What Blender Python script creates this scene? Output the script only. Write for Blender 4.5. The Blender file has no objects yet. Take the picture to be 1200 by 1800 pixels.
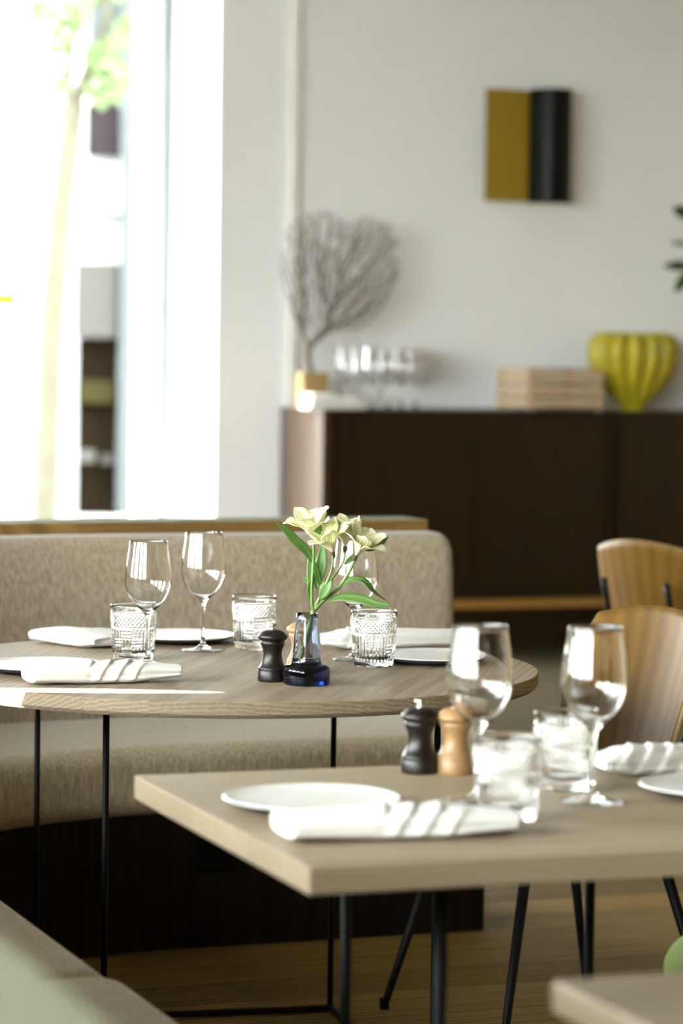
import bpy, bmesh, math, random
from mathutils import Vector, Matrix
from mathutils import noise as mnoise
R = math.radians; PI = math.pi
sc = bpy.context.scene
COL = sc.collection

# ------------------------------------------------------------------ camera
CZ = 1.262; TH = 0.705                      # eye height, table height
F_PX = 5100.0; PITCH = math.atan(280/5100); ROLL = R(0.8)
cam = bpy.data.cameras.new('camera'); camo = bpy.data.objects.new('camera', cam); COL.objects.link(camo)
cam.sensor_fit = 'VERTICAL'; cam.sensor_height = 36.0; cam.sensor_width = 24.0
cam.lens = F_PX/1800*36
cp, sp = math.cos(PITCH), math.sin(PITCH); cr, sr = math.cos(ROLL), math.sin(ROLL)
FW = Vector((0, cp, -sp)); U0 = Vector((0, sp, cp)); X0 = Vector((1, 0, 0))
RT = X0*cr + U0*sr; UP = U0*cr - X0*sr
m = Matrix((RT, UP, -FW)).transposed().to_4x4(); m.translation = (0, 0, CZ)
camo.matrix_world = m
cam.clip_end = 200
cam.dof.use_dof = True; cam.dof.focus_distance = 4.86; cam.dof.aperture_fstop = 3.7
cam.dof.aperture_blades = 0
sc.camera = camo
sc.view_settings.view_transform = 'Standard'; sc.view_settings.look = 'None'
sc.view_settings.gamma = 1.0; sc.view_settings.use_curve_mapping = False
sc.view_settings.exposure = 2.8

# ------------------------------------------------------------------ world and sun
world = bpy.data.worlds.new('sky'); sc.world = world; world.use_nodes = True
wn = world.node_tree; wn.nodes.clear()
wo = wn.nodes.new('ShaderNodeOutputWorld'); wb = wn.nodes.new('ShaderNodeBackground')
tc = wn.nodes.new('ShaderNodeTexCoord'); sx = wn.nodes.new('ShaderNodeSeparateXYZ')
rp = wn.nodes.new('ShaderNodeValToRGB')
wn.links.new(tc.outputs['Generated'], sx.inputs[0]); wn.links.new(sx.outputs['Z'], rp.inputs[0])
rp.color_ramp.elements[0].position = 0.0; rp.color_ramp.elements[0].color = (0.80, 0.82, 0.78, 1)
rp.color_ramp.elements[1].position = 0.6; rp.color_ramp.elements[1].color = (0.86, 0.91, 1.0, 1)
e = rp.color_ramp.elements.new(0.15); e.color = (0.97, 0.985, 1.0, 1)
wn.links.new(rp.outputs[0], wb.inputs[0]); wb.inputs[1].default_value = 8.0
wn.links.new(wb.outputs[0], wo.inputs[0])
sun = bpy.data.lights.new('sun', 'SUN'); suno = bpy.data.objects.new('sun', sun); COL.objects.link(suno)
sun.energy = 1.5; sun.angle = R(0.6); sun.color = (1.0, 0.95, 0.86)
suno.rotation_euler = Vector((-0.42, 0.75, -0.60)).to_track_quat('-Z', 'Y').to_euler()

glint = bpy.data.lights.new('sun_beam', 'SPOT'); glo = bpy.data.objects.new('sun_beam', glint); COL.objects.link(glo)
g_to = Vector((-0.42, 4.715, 0.70)); g_dir = Vector((math.cos(R(19)), 0.02, -math.sin(R(19))))
glo.location = g_to - g_dir*7.0; glo.rotation_euler = g_dir.to_track_quat('-Z', 'Y').to_euler()
glint.energy = 9000; glint.color = (1.0, 0.97, 0.93); glint.spot_size = R(1.3); glint.spot_blend = 0.12; glint.shadow_soft_size = 0.002
glo.scale = (0.40, 1.0, 1.0)
# ------------------------------------------------------------------ frames of reference
PHI = R(20.8); E1 = Vector((math.cos(PHI), math.sin(PHI), 0)); E2 = Vector((-math.sin(PHI), math.cos(PHI), 0))
def W(u, v, z=0.0): return E1*u + E2*v + Vector((0, 0, z))
def UV(p): return (p.dot(E1), p.dot(E2))
ORG = Vector((0, 0, CZ))
def ray(px, py): return (FW*F_PX + RT*(px-600) - UP*(py-900)).normalized()
def onz(px, py, z): d = ray(px, py); return ORG + d*((z-CZ)/d.z)
def onv(px, py, v): d = ray(px, py); return ORG + d*(v/d.dot(E2))
def ony(px, py, y): d = ray(px, py); return ORG + d*(y/d.y)

# portals are added with the left windows below
# ------------------------------------------------------------------ materials
MATS = {}
def new_mat(name):
    mt = bpy.data.materials.new(name); mt.use_nodes = True
    MATS[name] = mt
    b = mt.node_tree.nodes['Principled BSDF']
    return mt, mt.node_tree, b
def N(nt, t, **kw):
    n = nt.nodes.new(t)
    for k, v in kw.items(): setattr(n, k, v)
    return n
def L(nt, a, b): nt.links.new(a, b)
def simple(name, col, rough=0.5, metal=0.0, noise=0.0, nscale=20, bump=0.0, bscale=200, spec=None, coat=0.0):
    mt, nt, b = new_mat(name)
    b.inputs['Base Color'].default_value = (*col, 1); b.inputs['Roughness'].default_value = rough
    b.inputs['Metallic'].default_value = metal
    if spec is not None: b.inputs['Specular IOR Level'].default_value = spec
    if coat: b.inputs['Coat Weight'].default_value = coat; b.inputs['Coat Roughness'].default_value = 0.15
    co = N(nt, 'ShaderNodeTexCoord')
    if noise:
        n = N(nt, 'ShaderNodeTexNoise'); n.inputs['Scale'].default_value = nscale; n.inputs['Detail'].default_value = 4
        L(nt, co.outputs['Object'], n.inputs['Vector'])
        mx = N(nt, 'ShaderNodeMixRGB'); mx.inputs[1].default_value = (*[c*(1-noise) for c in col], 1)
        mx.inputs[2].default_value = (*[min(1, c*(1+noise)) for c in col], 1)
        L(nt, n.outputs['Fac'], mx.inputs[0]); L(nt, mx.outputs[0], b.inputs['Base Color'])
    if bump:
        n = N(nt, 'ShaderNodeTexNoise'); n.inputs['Scale'].default_value = bscale; n.inputs['Detail'].default_value = 3
        L(nt, co.outputs['Object'], n.inputs['Vector'])
        bp = N(nt, 'ShaderNodeBump'); bp.inputs['Strength'].default_value = bump; bp.inputs['Distance'].default_value = 0.002
        L(nt, n.outputs['Fac'], bp.inputs['Height']); L(nt, bp.outputs[0], b.inputs['Normal'])
    return mt
def wood(name, dark, light, rough=0.45, board=0.1, rot=0.0, ring=55.0, streak=18.0, contrast=1.0, axis='X', gap=False, tint=0.12, coat=0.0, spec=0.4):
    """solid timber: grain along local X (after rot about Z), boards glued side by side"""
    mt, nt, b = new_mat(name)
    co = N(nt, 'ShaderNodeTexCoord'); mp = N(nt, 'ShaderNodeMapping')
    if axis == 'Z': mp.inputs['Rotation'].default_value = (0, R(90), 0)
    else: mp.inputs['Rotation'].default_value = (0, 0, -rot)
    L(nt, co.outputs['Object'], mp.inputs[0])
    s = N(nt, 'ShaderNodeSeparateXYZ'); L(nt, mp.outputs[0], s.inputs[0])
    dv = N(nt, 'ShaderNodeMath', operation='DIVIDE'); L(nt, s.outputs['Y'], dv.inputs[0]); dv.inputs[1].default_value = board
    fl = N(nt, 'ShaderNodeMath', operation='FLOOR'); L(nt, dv.outputs[0], fl.inputs[0])
    wn_ = N(nt, 'ShaderNodeTexWhiteNoise', noise_dimensions='1D'); L(nt, fl.outputs[0], wn_.inputs['W'])
    cb = N(nt, 'ShaderNodeCombineXYZ')
    xx = N(nt, 'ShaderNodeMath', operation='MULTIPLY'); L(nt, s.outputs['X'], xx.inputs[0]); xx.inputs[1].default_value = 0.06
    L(nt, xx.outputs[0], cb.inputs[0])
    ya = N(nt, 'ShaderNodeVectorMath', operation='MULTIPLY_ADD')
    L(nt, wn_.outputs['Color'], ya.inputs[0]); ya.inputs[1].default_value = (3.0, 0.35, 0.25)
    L(nt, s.outputs['Y'], cb.inputs[1]); L(nt, s.outputs['Z'], cb.inputs[2]); L(nt, cb.outputs[0], ya.inputs[2])
    wv = N(nt, 'ShaderNodeTexWave', wave_type='RINGS', rings_direction='X')
    wv.inputs['Scale'].default_value = ring; wv.inputs['Distortion'].default_value = 3.5
    wv.inputs['Detail'].default_value = 2; wv.inputs['Detail Scale'].default_value = 1.2
    L(nt, ya.outputs[0], wv.inputs['Vector'])
    ns = N(nt, 'ShaderNodeTexNoise'); ns.inputs['Scale'].default_value = streak*10; ns.inputs['Detail'].default_value = 6
    L(nt, ya.outputs[0], ns.inputs['Vector'])
    a1 = N(nt, 'ShaderNodeMath', operation='MULTIPLY'); L(nt, wv.outputs['Fac'], a1.inputs[0]); a1.inputs[1].default_value = 0.45
    a2 = N(nt, 'ShaderNodeMath', operation='MULTIPLY_ADD'); L(nt, ns.outputs['Fac'], a2.inputs[0]); a2.inputs[1].default_value = 0.75; L(nt, a1.outputs[0], a2.inputs[2])
    rr = N(nt, 'ShaderNodeValToRGB'); L(nt, a2.outputs[0], rr.inputs[0])
    rr.color_ramp.elements[0].position = 0.5-0.3/contrast; rr.color_ramp.elements[0].color = (*dark, 1)
    rr.color_ramp.elements[1].position = 0.5+0.35/contrast; rr.color_ramp.elements[1].color = (*light, 1)
    hv = N(nt, 'ShaderNodeHueSaturation'); L(nt, rr.outputs[0], hv.inputs['Color'])
    mr = N(nt, 'ShaderNodeMapRange'); L(nt, wn_.outputs['Value'], mr.inputs[0]); mr.inputs[3].default_value = 1-tint; mr.inputs[4].default_value = 1+tint
    L(nt, mr.outputs[0], hv.inputs['Value'])
    last = hv.outputs[0]
    if gap:
        fr = N(nt, 'ShaderNodeMath', operation='FRACT'); L(nt, dv.outputs[0], fr.inputs[0])
        lt = N(nt, 'ShaderNodeMath', operation='LESS_THAN'); L(nt, fr.outputs[0], lt.inputs[0]); lt.inputs[1].default_value = 0.02
        mx = N(nt, 'ShaderNodeMixRGB'); L(nt, lt.outputs[0], mx.inputs[0]); L(nt, last, mx.inputs[1]); mx.inputs[2].default_value = (*[c*0.25 for c in dark], 1)
        last = mx.outputs[0]
    L(nt, last, b.inputs['Base Color'])
    b.inputs['Roughness'].default_value = rough; b.inputs['Specular IOR Level'].default_value = spec
    if coat: b.inputs['Coat Weight'].default_value = coat; b.inputs['Coat Roughness'].default_value = 0.2
    bp = N(nt, 'ShaderNodeBump'); bp.inputs['Strength'].default_value = 0.12; bp.inputs['Distance'].default_value = 0.001
    L(nt, a2.outputs[0], bp.inputs['Height']); L(nt, bp.outputs[0], b.inputs['Normal'])
    return mt
def fabric(name, c1, c2, sc_=(260, 260, 26), bump=0.5):
    mt, nt, b = new_mat(name)
    co = N(nt, 'ShaderNodeTexCoord'); mp = N(nt, 'ShaderNodeMapping'); mp.inputs['Scale'].default_value = sc_
    L(nt, co.outputs['Object'], mp.inputs[0])
    n1 = N(nt, 'ShaderNodeTexNoise'); n1.inputs['Scale'].default_value = 1; n1.inputs['Detail'].default_value = 4; L(nt, mp.outputs[0], n1.inputs['Vector'])
    n2 = N(nt, 'ShaderNodeTexNoise'); n2.inputs['Scale'].default_value = 420; n2.inputs['Detail'].default_value = 2; L(nt, co.outputs['Object'], n2.inputs['Vector'])
    ad = N(nt, 'ShaderNodeMath', operation='MULTIPLY_ADD'); L(nt, n2.outputs['Fac'], ad.inputs[0]); ad.inputs[1].default_value = 0.6; L(nt, n1.outputs['Fac'], ad.inputs[2])
    rr = N(nt, 'ShaderNodeValToRGB'); L(nt, ad.outputs[0], rr.inputs[0])
    rr.color_ramp.elements[0].position = 0.58; rr.color_ramp.elements[0].color = (*c1, 1)
    rr.color_ramp.elements[1].position = 1.0; rr.color_ramp.elements[1].color = (*c2, 1)
    L(nt, rr.outputs[0], b.inputs['Base Color']); b.inputs['Roughness'].default_value = 0.95
    b.inputs['Specular IOR Level'].default_value = 0.15; b.inputs['Sheen Weight'].default_value = 0.25
    bp = N(nt, 'ShaderNodeBump'); bp.inputs['Strength'].default_value = bump; bp.inputs['Distance'].default_value = 0.0015
    L(nt, ad.outputs[0], bp.inputs['Height']); L(nt, bp.outputs[0], b.inputs['Normal'])
    return mt
def glassm(name, col, rough=0.0, ior=1.5, absorb=None):
    mt, nt, b = new_mat(name); nt.nodes.remove(b)
    g = N(nt, 'ShaderNodeBsdfGlass'); g.inputs['Color'].default_value = (*col, 1); g.inputs['Roughness'].default_value = rough; g.inputs['IOR'].default_value = ior
    o = nt.nodes['Material Output']; L(nt, g.outputs[0], o.inputs['Surface'])
    if absorb:
        va = N(nt, 'ShaderNodeVolumeAbsorption'); va.inputs['Color'].default_value = (*absorb[0], 1); va.inputs['Density'].default_value = absorb[1]
        L(nt, va.outputs[0], o.inputs['Volume'])
    return mt

M_wall = simple('plaster', (0.86, 0.865, 0.885), 0.85, noise=0.02, nscale=3, bump=0.05, bscale=60)
M_white = simple('white_paint', (0.86, 0.86, 0.83), 0.45, noise=0.02)
M_jamb = simple('white_reveal_paint', (0.90, 0.90, 0.88), 0.6, noise=0.01)
M_metalgrey = simple('grey_profile', (0.42, 0.45, 0.47), 0.4, 0.3, noise=0.05)
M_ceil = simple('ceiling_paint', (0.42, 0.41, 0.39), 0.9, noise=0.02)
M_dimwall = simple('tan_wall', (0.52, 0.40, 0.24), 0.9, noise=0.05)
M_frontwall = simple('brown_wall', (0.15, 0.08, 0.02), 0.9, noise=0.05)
M_floor = wood('oak_floor', (0.06, 0.034, 0.006), (0.25, 0.155, 0.045), 0.55, board=0.16, ring=14, streak=6, gap=True, tint=0.3, spec=0.1)
M_oak = wood('pale_oak', (0.225, 0.165, 0.10), (0.335, 0.265, 0.175), 0.5, board=0.11, ring=45, streak=14, spec=0.15, tint=0.06)
M_oakr = wood('pale_oak_turned', (0.195, 0.145, 0.095), (0.325, 0.25, 0.17), 0.5, board=0.11, rot=R(58), ring=45, streak=14, spec=0.15, tint=0.06)
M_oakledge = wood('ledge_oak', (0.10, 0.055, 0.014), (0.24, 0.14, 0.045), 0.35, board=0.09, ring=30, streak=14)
M_ledgetop = simple('ledge_top_reflection', (0.17, 0.175, 0.11), 0.6, noise=0.04, spec=0.1)  # pale green colour paints the outdoor reflection onto the ledge top
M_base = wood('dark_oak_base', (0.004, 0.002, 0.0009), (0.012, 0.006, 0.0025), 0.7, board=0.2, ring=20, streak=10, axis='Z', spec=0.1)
M_rose = wood('rosewood', (0.004, 0.0018, 0.0004), (0.020, 0.0095, 0.0018), 0.32, board=0.23, ring=20, streak=7, axis='Z', coat=0.0, spec=0.22)
M_rosegloss = wood('rosewood_side_lit', (0.02, 0.009, 0.003), (0.07, 0.034, 0.012), 0.3, board=0.23, ring=20, streak=7, axis='Z', coat=0.35, spec=0.5)  # lighter, glossier rosewood copy; window sheen partly put into its colour
M_amber = wood('amber_rail', (0.20, 0.09, 0.014), (0.36, 0.18, 0.04), 0.4, ring=20)
M_ply = wood('walnut_ply', (0.080, 0.038, 0.004), (0.165, 0.085, 0.014), 0.5, board=0.6, ring=7, contrast=0.6, streak=9, axis='Z', spec=0.1)
M_plyedge = wood('ply_edge', (0.22, 0.12, 0.045), (0.40, 0.26, 0.12), 0.5, ring=60)
M_fab = fabric('woven_beige_fabric', (0.175, 0.132, 0.085), (0.41, 0.33, 0.24))
M_fabseat = fabric('woven_seat_fabric', (0.26, 0.205, 0.12), (0.56, 0.47, 0.325))
M_green = fabric('lime_felt', (0.20, 0.30, 0.05), (0.34, 0.45, 0.11))
M_black = simple('black_steel', (0.004, 0.004, 0.004), 0.5, 0.0, noise=0.1, spec=0.12)
M_rubber = simple('black_plastic', (0.002, 0.002, 0.002), 0.7, noise=0.1, spec=0.05)
M_linen = simple('linen', (0.78, 0.765, 0.725), 0.9, noise=0.03, nscale=60, bump=0.25, bscale=700)
M_steel = simple('cutlery_steel', (0.62, 0.61, 0.58), 0.16, 1.0, noise=0.03)
M_chrome = simple('nickel', (0.70, 0.66, 0.60), 0.2, 1.0, noise=0.03)
M_millD = simple('ebonised_beech', (0.008, 0.0045, 0.003), 0.36, noise=0.25, nscale=40, spec=0.4)
M_millL = simple('natural_beech', (0.30, 0.17, 0.07), 0.42, noise=0.08, nscale=40)
M_glaze = simple('speckled_glaze', (0.78, 0.77, 0.73), 0.22, noise=0.06, nscale=90, coat=0.3)
M_clay = simple('dark_stoneware', (0.035, 0.03, 0.035), 0.6, noise=0.1)
M_glass = glassm('clear_glass', (1, 1, 1), 0, 1.5)
M_tumbler = glassm('pressed_glass', (1.0, 1.0, 0.995), 0, 1.5)
M_vase = glassm('blue_glass', (0.90, 0.94, 1.0), 0, 1.5, absorb=((0.24, 0.38, 0.62), 125))
M_pane, ntp_, bp_ = new_mat('window_glass'); ntp_.nodes.remove(bp_)
_t = N(ntp_, 'ShaderNodeBsdfTransparent'); _t.inputs[0].default_value = (0.96, 0.985, 0.97, 1)
_g = N(ntp_, 'ShaderNodeBsdfGlossy'); _g.inputs['Roughness'].default_value = 0.0
_m = N(ntp_, 'ShaderNodeMixShader'); _m.inputs[0].default_value = 0.05
L(ntp_, _t.outputs[0], _m.inputs[1]); L(ntp_, _g.outputs[0], _m.inputs[2]); L(ntp_, _m.outputs[0], ntp_.nodes['Material Output'].inputs[0])
M_olive = simple('olive_lacquer', (0.2970, 0.1890, 0.0090), 0.45, 0.0, noise=0.04)
M_blackcyl = simple('blackened_metal', (0.002, 0.004, 0.003), 0.35, 0.0, spec=0.15, noise=0.08)
M_coral = simple('dried_coral', (0.13, 0.10, 0.085), 0.9, noise=0.2)
M_block = wood('block_wood', (0.22, 0.13, 0.04), (0.36, 0.24, 0.09), 0.6, ring=20)
M_crate = wood('pale_crate_wood', (0.40, 0.27, 0.14), (0.66, 0.50, 0.33), 0.6, ring=26)
M_leafD = simple('glossy_leaf', (0.02, 0.06, 0.018), 0.35, noise=0.3)
M_paper = simple('white_paper', (0.9, 0.9, 0.87), 0.8, noise=0.02)

# ------------------------------------------------------------------ mesh helpers
def obj(name, bm, mat, parent=None, smooth=True, loc=None, mats=None):
    me = bpy.data.meshes.new(name); bm.normal_update(); bm.to_mesh(me); bm.free()
    for mt in (mats or [mat]): me.materials.append(mt)
    if smooth:
        for p in me.polygons: p.use_smooth = True
    o = bpy.data.objects.new(name, me); COL.objects.link(o)
    if parent: o.parent = parent
    if loc is not None: o.location = loc
    return o
def autosmooth(o, ang=35):
    md = None
    me = o.data
    bm = bmesh.new(); bm.from_mesh(me)
    for e_ in bm.edges:
        if len(e_.link_faces) == 2 and e_.calc_face_angle(0) > R(ang): e_.smooth = False
        elif len(e_.link_faces) != 2: e_.smooth = False
    bm.to_mesh(me); bm.free(); return o
def bevel(o, w, seg=3):
    b = o.modifiers.new('bevel', 'BEVEL'); b.width = w; b.segments = seg; b.limit_method = 'ANGLE'; b.angle_limit = R(40)
    return o
def thing(name, label, cat, loc=(0, 0, 0), rotz=0.0, group=None):
    o = bpy.data.objects.new(name, None); COL.objects.link(o); o.empty_display_size = 0.05
    o.location = loc; o.rotation_euler = (0, 0, rotz); o['label'] = label; o['category'] = cat
    if group: o['group'] = group
    return o
def tag(o, label, cat, group=None, kind=None):
    o['label'] = label; o['category'] = cat
    if group: o['group'] = group
    if kind: o['kind'] = kind
    return o
def struct(o): o['kind'] = 'structure'; return o
def box(bm, x0, x1, y0, y1, z0, z1, mi=0):
    vs = [bm.verts.new((x, y, z)) for z in (z0, z1) for y in (y0, y1) for x in (x0, x1)]
    for f in ((0, 2, 3, 1), (4, 5, 7, 6), (0, 1, 5, 4), (2, 6, 7, 3), (0, 4, 6, 2), (1, 3, 7, 5)):
        bm.faces.new([vs[i] for i in f]).material_index = mi
def lathe(bm, prof, seg=48, cx=0, cy=0, cz=0, closed=False, fn=None, mi=None):
    """prof: (r,z) list; a point with r==0 becomes a pole"""
    rings = []
    for k, (r, z) in enumerate(prof):
        if r <= 1e-7: rings.append([bm.verts.new((cx, cy, cz+z))])
        else:
            ring = []
            for i in range(seg):
                a = 2*PI*i/seg; rr, zz = (r, z) if fn is None else fn(k, r, z, a)
                ring.append(bm.verts.new((cx+rr*math.cos(a), cy+rr*math.sin(a), cz+zz)))
            rings.append(ring)
    pairs = list(zip(rings[:-1], rings[1:]))
    if closed: pairs.append((rings[-1], rings[0]))
    for q, (a, b) in enumerate(pairs):
        for i in range(seg):
            j = (i+1) % seg
            if len(a) == 1 and len(b) == 1: continue
            if len(a) == 1: f = bm.faces.new((a[0], b[j], b[i]))
            elif len(b) == 1: f = bm.faces.new((a[i], a[j], b[0]))
            else: f = bm.faces.new((a[i], a[j], b[j], b[i]))
            if mi: f.material_index = mi(q)
    bmesh.ops.recalc_face_normals(bm, faces=bm.faces)
def tube(bm, pts, rad, seg=10, caps=True):
    pts = [Vector(p) for p in pts]; n = len(pts)
    rads = rad if isinstance(rad, (list, tuple)) else [rad]*n
    rings = []; nrm = None
    for i, p in enumerate(pts):
        t = (pts[min(i+1, n-1)]-pts[max(i-1, 0)]).normalized()
        if nrm is None:
            nrm = t.orthogonal().normalized()
        nrm = (nrm - t*nrm.dot(t)).normalized(); bn = t.cross(nrm)
        rings.append([bm.verts.new(p+(nrm*math.cos(2*PI*k/seg)+bn*math.sin(2*PI*k/seg))*rads[i]) for k in range(seg)])
    for a, b in zip(rings[:-1], rings[1:]):
        for k in range(seg):
            j = (k+1) % seg; bm.faces.new((a[k], a[j], b[j], b[k]))
    if caps:
        bm.faces.new(rings[0][::-1]); bm.faces.new(rings[-1])
def smoothpath(pts, n=24):
    """Catmull-Rom"""
    P = [Vector(p) for p in pts]; P = [P[0]*2-P[1]]+P+[P[-1]*2-P[-2]]
    out = []; segs = len(P)-3
    for i in range(n+1):
        t = i/n*segs; k = min(int(t), segs-1); t -= k
        a, b, c, d = P[k:k+4]
        out.append(0.5*((2*b)+(c-a)*t+(2*a-5*b+4*c-d)*t*t+(3*b-a-3*c+d)*t*t*t))
    return out
def lerp(a, b, t): return a+(b-a)*t
def interp(prof, n):
    """resample polyline profile with catmull"""
    q = smoothpath([(r, 0, z) for r, z in prof], n); return [(max(p.x, 0), p.z) for p in q]
def dup(root, loc, rotz=0.0, label=None, group=None, scale=None):
    r = root.copy(); COL.objects.link(r); r.location = loc; r.rotation_euler = (0, 0, rotz)
    if label: r['label'] = label
    if group: r['group'] = group
    if scale: r.scale = (scale,)*3
    for ch in list(root.children):
        c = ch.copy(); COL.objects.link(c); c.parent = r
        for g in ch.children:
            d = g.copy(); COL.objects.link(d); d.parent = c
    return r

# ================================================================== ROOM SHELL
VB = 11.80            # inner face of back wall
UL, UR, VN, HC = -2.6, 8.5, -3.5, 3.3
u_j = UV(onv(383, 500, VB))[0]           # right edge of the window opening
WT = 0.55
u_w0 = -0.6
def room(name, bm, mat): 
    o = obj(name, bm, mat, smooth=False); o.rotation_euler = (0, 0, PHI); return struct(o)
bm = bmesh.new(); box(bm, UL-0.3, UR+0.3, VN-0.3, VB+WT, -0.12, 0); room('floor', bm, M_floor)
M_taupe = simple('taupe_floor', (0.06, 0.048, 0.030), 0.9, noise=0.1, nscale=3, spec=0.0)
bm = bmesh.new(); box(bm, 2.3, UR, 7.75, VB, 0.0, 0.002); room('floor', bm, M_taupe)  # darker taupe sheet laid over the far floor
bm = bmesh.new(); box(bm, UL-0.3, UR+0.3, VN-0.3, VB+WT, HC, HC+0.15); room('ceiling', bm, M_ceil)
bm = bmesh.new()
box(bm, u_j, UR+0.3, VB, VB+WT, 0, HC)
box(bm, u_w0, u_j, VB, VB+WT, 0, 0.42)
box(bm, u_w0, u_j, VB, VB+WT, 3.1, HC)
box(bm, UL-0.3, u_w0, VB, VB+WT, 0, HC)
room('wall_back', bm, M_wall)
bm = bmesh.new(); box(bm, u_j-0.006, u_j-0.0005, VB+0.002, VB+WT-0.002, 0.42, 3.1); room('trim_1', bm, M_jamb)
bm = bmesh.new(); box(bm, UR, UR+0.3, VN, VB, 0, HC); room('wall_right', bm, M_dimwall)
bm = bmesh.new(); box(bm, UL, UR, VN-0.3, VN, 0, HC); room('wall_front', bm, M_frontwall)
# left wall with tall openings
openings = [(-2.9, -1.4), (-0.75, 0.75), (1.4, 2.9), (3.55, 5.05), (5.7, 6.8)]
bm = bmesh.new()
vv = VN
for a, b in openings:
    box(bm, UL-0.3, UL, vv, a, 0, HC); vv = b
    box(bm, UL-0.3, UL, a, b, 0, 0.35); box(bm, UL-0.3, UL, a, b, 3.0, HC)
box(bm, UL-0.3, UL, vv, VB, 0, HC)
room('wall_left', bm, M_wall)
for i, (a, b) in enumerate(openings):
    bm = bmesh.new(); f = 0.06
    box(bm, UL-0.2, UL-0.12, a, a+f, 0.35, 3.0); box(bm, UL-0.2, UL-0.12, b-f, b, 0.35, 3.0)
    box(bm, UL-0.2, UL-0.12, a, b, 0.35, 0.35+f); box(bm, UL-0.2, UL-0.12, a, b, 3.0-f, 3.0)
    
    for q_ in (1/3, 2/3): mm = lerp(a, b, q_); box(bm, UL-0.2, UL-0.12, mm-f/2, mm+f/2, 0.35, 3.0)
    o = room('window_%d' % (i+2), bm, M_white)
    bm = bmesh.new(); box(bm, UL-0.165, UL-0.155, a+f, b-f, 0.35+f, 3.0-f)
    g = obj('pane', bm, M_pane, o, smooth=False)
    pl = bpy.data.lights.new('window_portal', 'AREA'); pl.shape = 'RECTANGLE'; pl.size = 2.6; pl.size_y = b-a
    pl.cycles.is_portal = True
    po = bpy.data.objects.new('window_portal', pl); COL.objects.link(po)
    zc = 1.67; c = W(UL-0.33, (a+b)/2, zc)
    q = Matrix((Vector((0, 0, 1)), E2*-1, -E1)).transposed()   # light looks along -Z = +E1
    # x axis = up, y axis = -E2 ; z = x cross y
    xax = Vector((0, 0, 1)); zax = -E1; yax = zax.cross(xax)
    mw = Matrix((xax, yax, zax)).transposed().to_4x4(); mw.translation = c; po.matrix_world = mw
pl = bpy.data.lights.new('window_portal', 'AREA'); pl.shape = 'RECTANGLE'; pl.size = u_j-u_w0; pl.size_y = 2.68; pl.cycles.is_portal = True
po = bpy.data.objects.new('window_portal', pl); COL.objects.link(po)
xax = E1; zax = E2; yax = zax.cross(xax)
mw = Matrix((xax, yax, zax)).transposed().to_4x4(); mw.translation = W((u_j+u_w0)/2, VB+WT+0.03, 1.76); po.matrix_world = mw

# window in the back wall
vf = VB+0.47
ua = UV(onv(238, 500, vf))[0]; ub = UV(onv(276, 500, vf))[0]; uc = UV(onv(303, 500, vf))[0]
bm = bmesh.new()
box(bm, ua, ub, vf-0.03, vf+0.05, 0.42, 3.1)
box(bm, uc-0.012, u_j, vf-0.03, vf+0.05, 0.42, 3.1)
box(bm, u_w0, ua, vf-0.02, vf+0.05, 0.42, 0.50); box(bm, u_w0, ua, vf-0.02, vf+0.05, 3.02, 3.1)
box(bm, u_w0, u_w0+0.08, vf-0.02, vf+0.05, 0.42, 3.1)
wf = room('window_1', bm, M_jamb)
bm = bmesh.new(); box(bm, ub, ub+0.022, vf-0.01, vf+0.05, 0.42, 3.1); box(bm, uc-0.03, uc-0.012, vf-0.01, vf+0.05, 0.42, 3.1)
box(bm, ub+0.022, uc-0.03, vf+0.02, vf+0.04, 0.42, 3.1)
obj('grey_seal', bm, M_metalgrey, wf, smooth=False)
bm = bmesh.new(); box(bm, u_w0+0.08, ua, vf+0.012, vf+0.02, 0.50, 3.02)
obj('pane', bm, M_pane, wf, smooth=False)
# narrow service duct on the wall
p = onv(514, 400, VB); ud = UV(p)[0]
bm = bmesh.new(); box(bm, ud-0.018, ud+0.016, VB-0.03, VB, 0, HC)
dct = room('trim_2', bm, M_white)

# ================================================================== OUTSIDE
YB = 25.0
def rect_out(bm, px0, py0, px1, py1, y, th=0.3, mi=0):
    a = ony(px0, py1, y); b = ony(px1, py0, y)
    box(bm, a.x, b.x, y, y+th, a.z, b.z, mi)
M_fac = simple('facade_render', (0.2025, 0.2025, 0.1992), 0.9, spec=0.0, noise=0.04, nscale=1.5)
M_fac2 = simple('facade_grey', (0.0312, 0.0339, 0.0339), 0.9, spec=0.0, noise=0.05)
M_opening = simple('shop_interior', (0.0036, 0.0026, 0.0016), 0.8, spec=0.0, noise=0.5, nscale=2)
M_brick = simple('dark_shutter', (0.0112, 0.0088, 0.0096), 0.8, spec=0.0, noise=0.3, nscale=5)
M_awn = simple('awning_cloth', (0.0263, 0.0247, 0.0221), 0.9, spec=0.0, noise=0.05)
M_yel = simple('counter_front', (0.0108, 0.0090, 0.0036), 0.8, spec=0.0, noise=0.1)
M_orange = simple('orange_sign', (0.1750, 0.0420, 0.0035), 0.6, spec=0.0, noise=0.02)
M_red = simple('red_sign', (0.1400, 0.0105, 0.0070), 0.6, spec=0.0, noise=0.02)
M_pave = simple('paving', (0.1750, 0.1750, 0.1645), 0.9, spec=0.0, noise=0.1, nscale=1)
bm = bmesh.new(); box(bm, -60, 60, -40, 60, -0.3, -0.16); gr = obj('pavement', bm, M_pave, smooth=False); struct(gr)
bld = thing('street_building', 'white rendered building across the street seen through the window', 'building', (-1.5, YB, -0.16))
def lrect(name, px0, py0, px1, py1, y, th, mat):
    a = ony(px0, py1, y); b = ony(px1, py0, y); bm = bmesh.new()
    box(bm, a.x+1.5, b.x+1.5, y-YB, y-YB+th, max(a.z, -0.16)+0.16, b.z+0.16)
    return obj(name, bm, mat, bld, smooth=False)
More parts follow.
